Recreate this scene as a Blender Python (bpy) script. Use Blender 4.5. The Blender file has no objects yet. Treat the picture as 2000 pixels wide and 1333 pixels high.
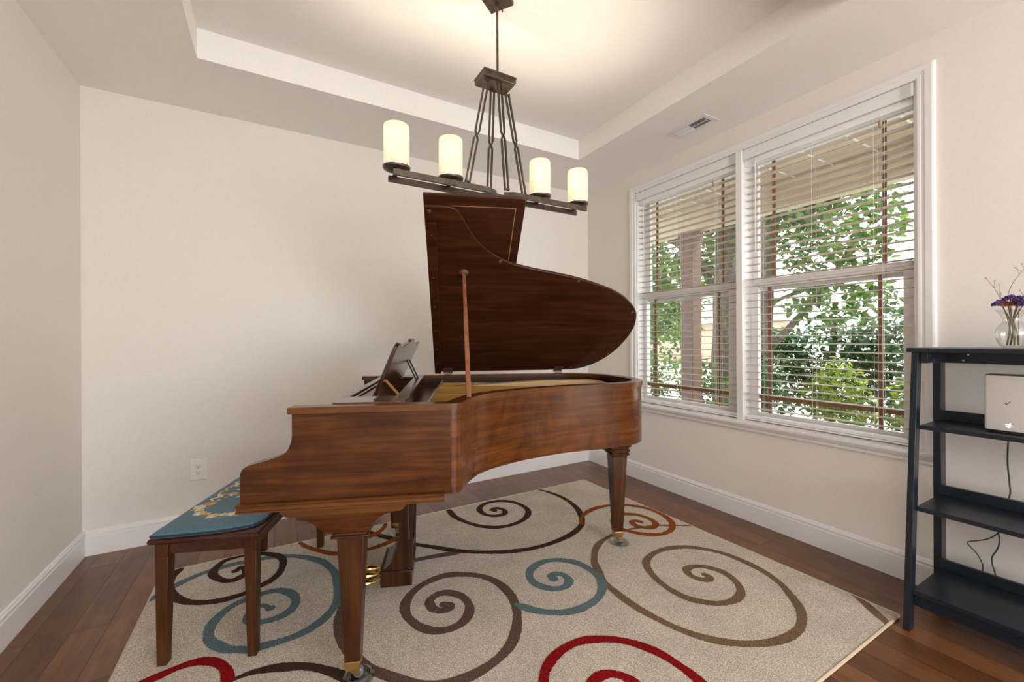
import bpy, bmesh, math, random
from mathutils import Vector, Matrix
from math import sin, cos, pi, radians
random.seed(7)
SC = bpy.context.scene
COL = SC.collection

# ------------------------------------------------------------------ helpers
def new_bm():
    return bmesh.new()

def box(bm, lo, hi, mi=0):
    x0, y0, z0 = lo; x1, y1, z1 = hi
    v = [bm.verts.new(p) for p in ((x0,y0,z0),(x1,y0,z0),(x1,y1,z0),(x0,y1,z0),
                                   (x0,y0,z1),(x1,y0,z1),(x1,y1,z1),(x0,y1,z1))]
    for f in ((0,3,2,1),(4,5,6,7),(0,1,5,4),(1,2,6,5),(2,3,7,6),(3,0,4,7)):
        bm.faces.new([v[i] for i in f]).material_index = mi
    return v

def frustum(bm, c0, h0, c1, h1, mi=0):
    """tapered square bar: centre/half sizes at both ends (axis z)"""
    def ring(c, h):
        return [bm.verts.new((c[0]+sx*h[0], c[1]+sy*h[1], c[2])) for sx, sy in ((-1,-1),(1,-1),(1,1),(-1,1))]
    a, b = ring(c0, h0), ring(c1, h1)
    up = c1[2] > c0[2]
    fs = [a[::-1], b] + [[a[i], a[(i+1) % 4], b[(i+1) % 4], b[i]] for i in range(4)]
    for f in fs:
        bm.faces.new(f if up else f[::-1]).material_index = mi

def prism(bm, pts, axis, lo, hi, mi=0):
    """polygon pts in the two other axes, extruded along axis"""
    def mk(p, t):
        if axis == 0: return (t, p[0], p[1])
        if axis == 1: return (p[0], t, p[1])
        return (p[0], p[1], t)
    a = [bm.verts.new(mk(p, lo)) for p in pts]
    b = [bm.verts.new(mk(p, hi)) for p in pts]
    n = len(pts)
    bm.faces.new(a).material_index = mi
    bm.faces.new(b[::-1]).material_index = mi
    for i in range(n):
        bm.faces.new((a[i], b[i], b[(i+1) % n], a[(i+1) % n])).material_index = mi

def frame_of(d):
    d = Vector(d).normalized()
    up = Vector((0,0,1)) if abs(d.z) < 0.95 else Vector((1,0,0))
    s = d.cross(up).normalized()
    return s, s.cross(d).normalized()

def tube(bm, pts, r, n=8, closed=False, mi=0):
    pts = [Vector(p) for p in pts]
    rs = r if isinstance(r, (list, tuple)) else [r]*len(pts)
    rings = []
    m = len(pts)
    prev = None
    for i, p in enumerate(pts):
        if closed:
            d = pts[(i+1) % m] - pts[i-1]
        else:
            d = pts[min(i+1, m-1)] - pts[max(i-1, 0)]
        if prev is None:
            s, u = frame_of(d)
        else:
            dn = d.normalized()
            u = (prev - dn*prev.dot(dn))
            u = u.normalized() if u.length > 1e-6 else frame_of(d)[1]
            s = dn.cross(u)
        prev = u
        rings.append([bm.verts.new(p + (s*cos(2*pi*k/n) + u*sin(2*pi*k/n))*rs[i]) for k in range(n)])
    for i in range(m if closed else m-1):
        a, b = rings[i], rings[(i+1) % m]
        for k in range(n):
            bm.faces.new((a[k], a[(k+1) % n], b[(k+1) % n], b[k])).material_index = mi
    if not closed:
        bm.faces.new(rings[0][::-1]).material_index = mi
        bm.faces.new(rings[-1]).material_index = mi

def lathe(bm, prof, n=32, c=(0,0,0), mi=0):
    """prof = [(r, z)...]; r = 0 closes to a point"""
    rings = []
    for r, z in prof:
        if r < 1e-6:
            rings.append([bm.verts.new((c[0], c[1], c[2]+z))])
        else:
            rings.append([bm.verts.new((c[0]+r*cos(2*pi*k/n), c[1]+r*sin(2*pi*k/n), c[2]+z)) for k in range(n)])
    for a, b in zip(rings, rings[1:]):
        for k in range(n):
            k2 = (k+1) % n
            if len(a) == 1 and len(b) == 1: continue
            if len(a) == 1: f = (a[0], b[k2], b[k])
            elif len(b) == 1: f = (a[k], a[k2], b[0])
            else: f = (a[k], a[k2], b[k2], b[k])
            bm.faces.new(f).material_index = mi

def bar(bm, p0, p1, w, h, mi=0, up=(0,0,1)):
    """rectangular bar from p0 to p1; w across, h along up"""
    p0, p1 = Vector(p0), Vector(p1)
    d = (p1-p0).normalized(); u = Vector(up)
    s = d.cross(u)
    if s.length < 1e-5: s = d.cross(Vector((1,0,0)))
    s.normalize(); u = s.cross(d).normalized()
    q = []
    for p in (p0, p1):
        q.append([bm.verts.new(p + s*(a*w/2) + u*(b*h/2)) for a, b in ((-1,-1),(1,-1),(1,1),(-1,1))])
    a, b = q
    for f in [a[::-1], b] + [[a[i], a[(i+1) % 4], b[(i+1) % 4], b[i]] for i in range(4)]:
        bm.faces.new(f).material_index = mi

def catmull(pts, n=6, closed=False):
    P = [Vector(p) for p in pts]; out = []
    m = len(P)
    for i in range(m if closed else m-1):
        p0 = P[i-1] if (closed or i > 0) else P[0]
        p1 = P[i]; p2 = P[(i+1) % m]
        p3 = P[(i+2) % m] if (closed or i+2 < m) else P[-1]
        for k in range(n):
            t = k/n
            out.append(0.5*((2*p1) + (p2-p0)*t + (2*p0-5*p1+4*p2-p3)*t*t + (3*p1-p0-3*p2+p3)*t**3))
    if not closed: out.append(P[-1])
    return out

def obj(name, bm, mat, parent=None, off=None, bevel=0, smooth=True, sharp=0.55, seg=2):
    if off is not None:
        bmesh.ops.translate(bm, vec=Vector(off), verts=bm.verts)
    bmesh.ops.recalc_face_normals(bm, faces=bm.faces)
    if smooth:
        for f in bm.faces: f.smooth = True
        for e in bm.edges:
            if len(e.link_faces) == 2:
                if e.calc_face_angle(0) > sharp: e.smooth = False
    me = bpy.data.meshes.new(name)
    bm.to_mesh(me); bm.free()
    for m in (mat if isinstance(mat, (list, tuple)) else [mat]): me.materials.append(m)
    o = bpy.data.objects.new(name, me); COL.objects.link(o)
    if parent is not None: o.parent = parent
    if bevel:
        b = o.modifiers.new('bevel', 'BEVEL'); b.width = bevel; b.segments = seg
        b.limit_method = 'ANGLE'; b.angle_limit = radians(40); b.harden_normals = False
    return o

def tag(o, label=None, cat=None, group=None, kind=None):
    if label: o['label'] = label
    if cat: o['category'] = cat
    if group: o['group'] = group
    if kind: o['kind'] = kind
    return o

def thing(name, label, cat, loc=(0,0,0), rz=0, group=None):
    o = bpy.data.objects.new(name, None); COL.objects.link(o)
    o.location = loc; o.rotation_euler = (0, 0, rz); o.empty_display_size = 0.1
    return tag(o, label, cat, group)

def struct(name, bm, mat, parent=None, **k):
    o = obj(name, bm, mat, parent, **k)
    if parent is None: o['kind'] = 'structure'
    return o

# ------------------------------------------------------------------ materials
def mat(name, color=(.8,.8,.8), rough=.5, metal=0, coat=0, ior=1.5, spec=.5, **kw):
    m = bpy.data.materials.new(name); m.use_nodes = True
    b = m.node_tree.nodes['Principled BSDF']
    b.inputs['Base Color'].default_value = (*color, 1)
    b.inputs['Roughness'].default_value = rough
    b.inputs['Metallic'].default_value = metal
    b.inputs['Coat Weight'].default_value = coat
    b.inputs['IOR'].default_value = ior
    b.inputs['Specular IOR Level'].default_value = spec
    for k, v in kw.items(): b.inputs[k.replace('_', ' ')].default_value = v
    return m

def nodes(m): return m.node_tree.nodes, m.node_tree.links, m.node_tree.nodes['Principled BSDF']

def ramp(N, stops):
    r = N.new('ShaderNodeValToRGB')
    el = r.color_ramp.elements
    while len(el) < len(stops): el.new(0.5)
    for e, (p, c) in zip(el, stops):
        e.position = p; e.color = (*c, 1)
    return r

def coords(N, L, scale=(1,1,1), kind='Object', rot=(0,0,0)):
    t = N.new('ShaderNodeTexCoord'); mp = N.new('ShaderNodeMapping')
    mp.inputs['Scale'].default_value = scale; mp.inputs['Rotation'].default_value = rot
    L.new(t.outputs[kind], mp.inputs['Vector'])
    return mp.outputs['Vector']

def noise(N, L, vec, scale=5, detail=4, rough=.5, dist=0):
    n = N.new('ShaderNodeTexNoise')
    n.inputs['Scale'].default_value = scale; n.inputs['Detail'].default_value = detail
    n.inputs['Roughness'].default_value = rough; n.inputs['Distortion'].default_value = dist
    L.new(vec, n.inputs['Vector'])
    return n.outputs['Fac']

def mixc(N, L, fac, a, b, mode='MIX'):
    x = N.new('ShaderNodeMix'); x.data_type = 'RGBA'; x.blend_type = mode
    for sock, v in ((x.inputs[0], fac), (x.inputs[6], a), (x.inputs[7], b)):
        if hasattr(v, 'is_output') or hasattr(v, 'links'): L.new(v, sock)
        elif isinstance(v, (int, float)): sock.default_value = v
        else: sock.default_value = (*v, 1)
    return x.outputs[2]

def bump(N, L, b, h, strength=.2, dist=.002):
    n = N.new('ShaderNodeBump'); n.inputs['Strength'].default_value = strength; n.inputs['Distance'].default_value = dist
    L.new(h, n.inputs['Height']); L.new(n.outputs['Normal'], b.inputs['Normal'])

def noisy(name, c1, c2, scale=40, rough=.6, detail=3, bstr=0, bdist=.001, **kw):
    m = mat(name, c1, rough, **kw); N, L, b = nodes(m)
    f = noise(N, L, coords(N, L), scale, detail)
    r = ramp(N, [(.35, c1), (.65, c2)]); L.new(f, r.inputs[0]); L.new(r.outputs[0], b.inputs['Base Color'])
    if bstr: bump(N, L, b, f, bstr, bdist)
    return m

def wood(name, dark, mid, light, axis=0, rough=.28, coat=.3, figure=.5, gs=1.0, spec=.2, wrap=False):
    m = mat(name, mid, rough, coat=coat, spec=spec); N, L, b = nodes(m)
    b.inputs['Coat Roughness'].default_value = .12
    sc = [36*gs, 36*gs, 36*gs]; sc[axis] = 2.4*gs
    if wrap: sc = [2.0, 2.0, 24]
    f1 = noise(N, L, coords(N, L, sc), 1.0, 6, .6, .6)
    sc2 = [90*gs]*3; sc2[axis] = 3*gs
    if wrap: sc2 = [5, 5, 90]
    f2 = noise(N, L, coords(N, L, sc2), 1.0, 3, .6)
    sc3 = [6*gs]*3; sc3[axis] = 4.2*gs
    if wrap: sc3 = [9, 9, 4]
    f3 = noise(N, L, coords(N, L, sc3), 1.0, 2, .5, 1.2)
    r = ramp(N, [(.28, dark), (.5, mid), (.72, light)]); L.new(f1, r.inputs[0])
    r2 = ramp(N, [(.3, (.55,.5,.48)), (.62, (1,1,1))]); L.new(f3, r2.inputs[0])
    c = mixc(N, L, figure, r.outputs[0], r2.outputs[0], 'MULTIPLY')
    r3 = ramp(N, [(.35, (.7,.66,.62)), (.55, (1,1,1))]); L.new(f2, r3.inputs[0])
    c = mixc(N, L, .6, c, r3.outputs[0], 'MULTIPLY')
    L.new(c, b.inputs['Base Color'])
    bump(N, L, b, f2, .06, .0006)
    return m

M = {}
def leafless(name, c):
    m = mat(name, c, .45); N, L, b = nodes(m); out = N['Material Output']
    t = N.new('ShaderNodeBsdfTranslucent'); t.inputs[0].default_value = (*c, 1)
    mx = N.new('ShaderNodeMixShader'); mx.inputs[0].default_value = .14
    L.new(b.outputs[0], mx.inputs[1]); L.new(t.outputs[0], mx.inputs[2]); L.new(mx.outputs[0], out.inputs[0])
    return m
M['wall'] = noisy('wall_paint', (.765,.728,.680), (.785,.748,.70), 60, .85, bstr=.02, bdist=.0004)
M['ceiling'] = noisy('ceiling_paint', (.86,.84,.81), (.88,.86,.83), 60, .9, bstr=.05, bdist=.0004)
M['trim'] = mat('white_trim_paint', (.80,.795,.785), .35)
M['sash'] = mat('white_vinyl', (.90,.905,.91), .4)
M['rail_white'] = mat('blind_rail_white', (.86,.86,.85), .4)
M['slat'] = leafless('blind_slat_backlit_tan', (.70,.61,.52))  # tan of the backlit look put into the colour of white slats
M['muntin'] = mat('brown_grille_bar', (.26,.135,.082), .5)
M['cord'] = mat('white_cord', (.78,.76,.72), .7)
M['plastic_white'] = mat('white_plastic', (.78,.75,.72), .35)
M['outlet'] = mat('outlet_plate_plastic', (.84,.81,.78), .35)
M['slot'] = mat('dark_slot', (.02,.02,.02), .6)
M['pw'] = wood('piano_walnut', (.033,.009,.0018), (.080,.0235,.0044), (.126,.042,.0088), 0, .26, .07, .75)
M['pwc'] = wood('piano_walnut_rim', (.046,.0125,.0024), (.108,.0325,.0062), (.168,.057,.0125), 0, .20, .35, .85, wrap=True)
M['railc'] = wood('piano_moulding_walnut', (.060,.019,.005), (.105,.036,.009), (.15,.055,.0145), 0, .26, .15, .3, wrap=True)
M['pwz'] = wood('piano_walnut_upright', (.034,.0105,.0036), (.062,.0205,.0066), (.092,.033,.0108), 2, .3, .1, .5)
M['rail'] = wood('piano_rail_walnut', (.074,.0235,.0056), (.116,.041,.010), (.156,.061,.016), 0, .26, .15, .3)
M['lid'] = wood('piano_lid_mahogany', (.024,.0072,.0028), (.050,.0155,.0058), (.078,.0255,.0095), 0, .32, .08, .5)
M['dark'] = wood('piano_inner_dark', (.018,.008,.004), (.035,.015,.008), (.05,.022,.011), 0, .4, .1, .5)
M['shelfwood'] = wood('music_shelf_walnut', (.075,.034,.018), (.12,.056,.03), (.16,.078,.044), 1, .16, .6, .3)
M['desk'] = wood('music_desk_walnut', (.022,.009,.0045), (.038,.016,.008), (.055,.024,.012), 1, .16, .5, .3)
M['stick'] = wood('prop_stick_wood', (.18,.065,.032), (.26,.10,.05), (.33,.135,.07), 2, .35, .2, .3)
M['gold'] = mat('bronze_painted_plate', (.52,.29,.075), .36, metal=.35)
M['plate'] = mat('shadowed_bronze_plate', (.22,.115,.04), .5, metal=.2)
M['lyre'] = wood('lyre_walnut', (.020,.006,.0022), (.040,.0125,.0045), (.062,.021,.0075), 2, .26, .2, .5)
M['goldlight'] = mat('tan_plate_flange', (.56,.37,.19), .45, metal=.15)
M['brass'] = mat('brass', (.58,.36,.11), .26, metal=1)
M['string'] = mat('steel_string', (.60,.55,.48), .35, metal=1)
M['wound'] = mat('wound_string', (.30,.17,.07), .4, metal=.6)
M['oldbrass'] = mat('dull_brass', (.30,.17,.055), .4, metal=.8)
M['ivory'] = mat('key_ivory', (.80,.77,.68), .25)
M['ebony'] = mat('key_ebony', (.012,.012,.012), .25)
M['inlay'] = mat('pale_inlay', (.33,.19,.09), .4)
M['rubber'] = mat('brown_rubber', (.09,.045,.03), .6)
M['iron'] = mat('blackened_metal', (.02,.02,.022), .4, metal=.6)
M['wheel'] = mat('grey_wheel', (.14,.17,.19), .35)
M['bench'] = wood('bench_mahogany', (.034,.0105,.0038), (.062,.0205,.0072), (.090,.032,.0115), 2, .34, .06, .4)
M['benchx'] = wood('bench_mahogany_flat', (.030,.009,.005), (.056,.0175,.009), (.08,.027,.014), 1, .3, .15, .4)
M['teal'] = noisy('teal_cushion_cloth', (.046,.114,.160), (.064,.150,.205), 160, .85, 2, .35, .0008, Sheen_Weight=.15)
M['pipe'] = noisy('dark_teal_piping', (.007,.020,.032), (.010,.028,.042), 200, .8)
M['cream'] = noisy('cream_thread', (.62,.55,.38), (.72,.66,.5), 200, .85)
M['gthread'] = noisy('gold_thread', (.55,.36,.10), (.66,.46,.16), 200, .85)
M['othread'] = noisy('orange_thread', (.55,.20,.08), (.66,.30,.14), 200, .85)
M['gnthread'] = noisy('green_thread', (.16,.22,.10), (.24,.30,.14), 200, .85)
M['bronze'] = noisy('brushed_bronze', (.075,.057,.042), (.115,.09,.068), 30, .36, 4, metal=.7)
M['black'] = noisy('black_painted_wood', (.008,.0125,.0195), (.013,.019,.028), 120, .3, 2, .15, .0003, spec=.35)  # bluish daylight sheen put into the black base colour
M['screw'] = mat('screw_head', (.6,.6,.58), .3, metal=1)
M['router'] = mat('router_white', (.56,.535,.51), .45)
M['routertop'] = mat('router_black', (.02,.018,.018), .3)
M['blackcord'] = mat('dark_grey_cable', (.045,.045,.047), .5)
M['stem'] = noisy('dry_stem', (.14,.10,.05), (.22,.17,.09), 60, .8)
M['purple'] = noisy('purple_petals', (.050,.024,.115), (.095,.055,.21), 90, .8)
M['orange'] = noisy('dried_orange_petals', (.36,.11,.02), (.5,.2,.05), 80, .8)
M['drytan'] = noisy('dry_bract', (.42,.33,.20), (.52,.42,.27), 80, .8)
M['porchbrown'] = noisy('porch_post_stain', (.085,.045,.032), (.13,.072,.052), 25, .6)
M['porchtan'] = noisy('porch_tan_paint', (.44,.375,.265), (.48,.41,.295), 20, .7)
M['bark'] = noisy('tree_bark', (.045,.035,.026), (.15,.12,.09), 26, .95, 6, .9, .02)
M['siding'] = noisy('house_siding', (.36,.29,.21), (.40,.32,.24), 10, .8)
M['roof'] = noisy('house_roof', (.22,.2,.18), (.3,.27,.25), 30, .9)
M['ground'] = noisy('pale_paving', (.62,.60,.55), (.72,.70,.65), 3, .9)

def leafmat(name, a, b, tr=.35):
    m = bpy.data.materials.new(name); m.use_nodes = True
    N, L = m.node_tree.nodes, m.node_tree.links; p = N['Principled BSDF']; out = N['Material Output']
    oi = N.new('ShaderNodeNewGeometry'); r = ramp(N, [(0, a), (1, b)])
    L.new(oi.outputs['Random Per Island'], r.inputs[0]); L.new(r.outputs[0], p.inputs['Base Color'])
    p.inputs['Roughness'].default_value = .45
    t = N.new('ShaderNodeBsdfTranslucent')
    hs = N.new('ShaderNodeHueSaturation'); hs.inputs['Value'].default_value = 1.6; hs.inputs['Saturation'].default_value = 1.15
    L.new(r.outputs[0], hs.inputs['Color']); L.new(hs.outputs[0], t.inputs['Color'])
    mx = N.new('ShaderNodeMixShader'); mx.inputs[0].default_value = tr
    L.new(p.outputs[0], mx.inputs[1]); L.new(t.outputs[0], mx.inputs[2]); L.new(mx.outputs[0], out.inputs[0])
    return m
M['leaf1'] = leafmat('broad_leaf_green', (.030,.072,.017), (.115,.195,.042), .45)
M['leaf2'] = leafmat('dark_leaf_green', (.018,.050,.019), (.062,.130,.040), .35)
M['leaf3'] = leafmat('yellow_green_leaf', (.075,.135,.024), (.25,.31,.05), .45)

def glassmat(name, tint=(1,1,1), boost=1.0):
    """thin clear glass: straight-through transmission with a fresnel mirror"""
    m = bpy.data.materials.new(name); m.use_nodes = True
    N, L = m.node_tree.nodes, m.node_tree.links; N.remove(N['Principled BSDF']); out = N['Material Output']
    t = N.new('ShaderNodeBsdfTransparent'); t.inputs[0].default_value = (*tint, 1)
    g = N.new('ShaderNodeBsdfGlossy'); g.inputs['Roughness'].default_value = .0
    lw = N.new('ShaderNodeLayerWeight'); lw.inputs['Blend'].default_value = .5
    pw = N.new('ShaderNodeMath'); pw.operation = 'POWER'; pw.inputs[1].default_value = 4.0
    L.new(lw.outputs['Facing'], pw.inputs[0])
    mu = N.new('ShaderNodeMath'); mu.operation = 'MULTIPLY_ADD'; mu.inputs[1].default_value = .6*boost; mu.inputs[2].default_value = .045*boost; mu.use_clamp = True
    L.new(pw.outputs[0], mu.inputs[0])
    mx = N.new('ShaderNodeMixShader'); L.new(mu.outputs[0], mx.inputs[0])
    L.new(t.outputs[0], mx.inputs[1]); L.new(g.outputs[0], mx.inputs[2]); L.new(mx.outputs[0], out.inputs[0])
    return m
M['pane'] = glassmat('window_glass', (.97,.98,.98), 1.6)
M['glass'] = glassmat('clear_glass', (.975,.98,.975), 1.3)
M['cup'] = glassmat('moulded_cup_glass', (.84,.86,.86), 2.6)

def shademat():
    m = bpy.data.materials.new('frosted_lamp_glass'); m.use_nodes = True
    N, L = m.node_tree.nodes, m.node_tree.links; out = N['Material Output']; p = N['Principled BSDF']
    p.inputs['Base Color'].default_value = (.86,.82,.74,1); p.inputs['Roughness'].default_value = .35
    p.inputs['Emission Color'].default_value = (1,.88,.68,1); p.inputs['Emission Strength'].default_value = .32
    t = N.new('ShaderNodeBsdfTranslucent'); t.inputs[0].default_value = (.40,.36,.30,1)
    mx = N.new('ShaderNodeMixShader'); mx.inputs[0].default_value = .6
    L.new(p.outputs[0], mx.inputs[1]); L.new(t.outputs[0], mx.inputs[2]); L.new(mx.outputs[0], out.inputs[0])
    return m
M['shade'] = shademat()
def emis(name, c, s):
    m = mat(name, c, .4); b = m.node_tree.nodes['Principled BSDF']
    b.inputs['Emission Color'].default_value = (*c, 1); b.inputs['Emission Strength'].default_value = s
    return m
M['led'] = emis('white_indicator_light', (1,1,1), 1.0)

def floor_mat():
    m = mat('hardwood_planks', (.15,.06,.03), .32, coat=.15); N, L, b = nodes(m)
    b.inputs['Coat Roughness'].default_value = .2
    v = coords(N, L, (1,1,1), 'Object', (0,0,pi/2))
    br = N.new('ShaderNodeTexBrick'); L.new(v, br.inputs['Vector'])
    br.offset = .37; br.offset_frequency = 2; br.squash = 1
    for k, x in (('Scale',1),('Mortar Size',.0022),('Mortar Smooth',.3),('Bias',0),('Brick Width',1.05),('Row Height',.127)):
        br.inputs[k].default_value = x
    br.inputs['Color1'].default_value = (.125,.048,.017,1); br.inputs['Color2'].default_value = (.23,.097,.036,1)
    br.inputs['Mortar'].default_value = (.02,.009,.004,1)
    g1 = noise(N, L, coords(N, L, (34,1.7,1)), 1.0, 6, .6, .8)
    r1 = ramp(N, [(.3, (.62,.55,.5)), (.65, (1.0,1.0,1.0))]); L.new(g1, r1.inputs[0])
    g2 = noise(N, L, coords(N, L, (7,3.5,1)), 1.0, 3, .55, 1.5)
    r2 = ramp(N, [(.32, (.50,.44,.40)), (.6, (1,1,1))]); L.new(g2, r2.inputs[0])
    c = mixc(N, L, .75, br.outputs['Color'], r1.outputs[0], 'MULTIPLY')
    c = mixc(N, L, .6, c, r2.outputs[0], 'MULTIPLY')
    L.new(c, b.inputs['Base Color'])
    bump(N, L, b, br.outputs['Fac'], -.4, .002)
    return m
M['floor'] = floor_mat()

def pile(name, a, b_):
    m = mat(name, a, .95, spec=.05); N, L, b = nodes(m)
    v = coords(N, L)
    f1 = noise(N, L, v, 230, 2, .75); f2 = noise(N, L, v, 5, 3, .5)
    r = ramp(N, [(.36, tuple(x*.60 for x in a)), (.5, a), (.64, tuple(min(.92, x*1.12) for x in b_))]); L.new(f1, r.inputs[0])
    r2 = ramp(N, [(.3, (.86,.86,.87)), (.65, (1,1,1))]); L.new(f2, r2.inputs[0])
    L.new(mixc(N, L, 1.0, r.outputs[0], r2.outputs[0], 'MULTIPLY'), b.inputs['Base Color'])
    bump(N, L, b, f1, .9, .006)
    return m
M['rug'] = pile('beige_pile', (.64,.56,.465), (.82,.75,.65))
M['rug_dark'] = pile('dark_brown_pile', (.060,.033,.022), (.10,.06,.042))
M['rug_brown'] = pile('taupe_brown_pile', (.135,.085,.064), (.20,.135,.105))
M['rug_tan'] = pile('tan_brown_pile', (.205,.13,.078), (.29,.195,.125))
M['rug_teal'] = pile('teal_pile', (.125,.19,.205), (.235,.31,.32))
M['rug_red'] = pile('red_pile', (.25,.006,.008), (.40,.018,.018))
M['rug_orange'] = pile('rust_orange_pile', (.30,.075,.018), (.42,.125,.035))
M['bind'] = noisy('tan_binding', (.50,.40,.28), (.6,.5,.37), 300, .9, 2, .4, .001)
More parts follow.
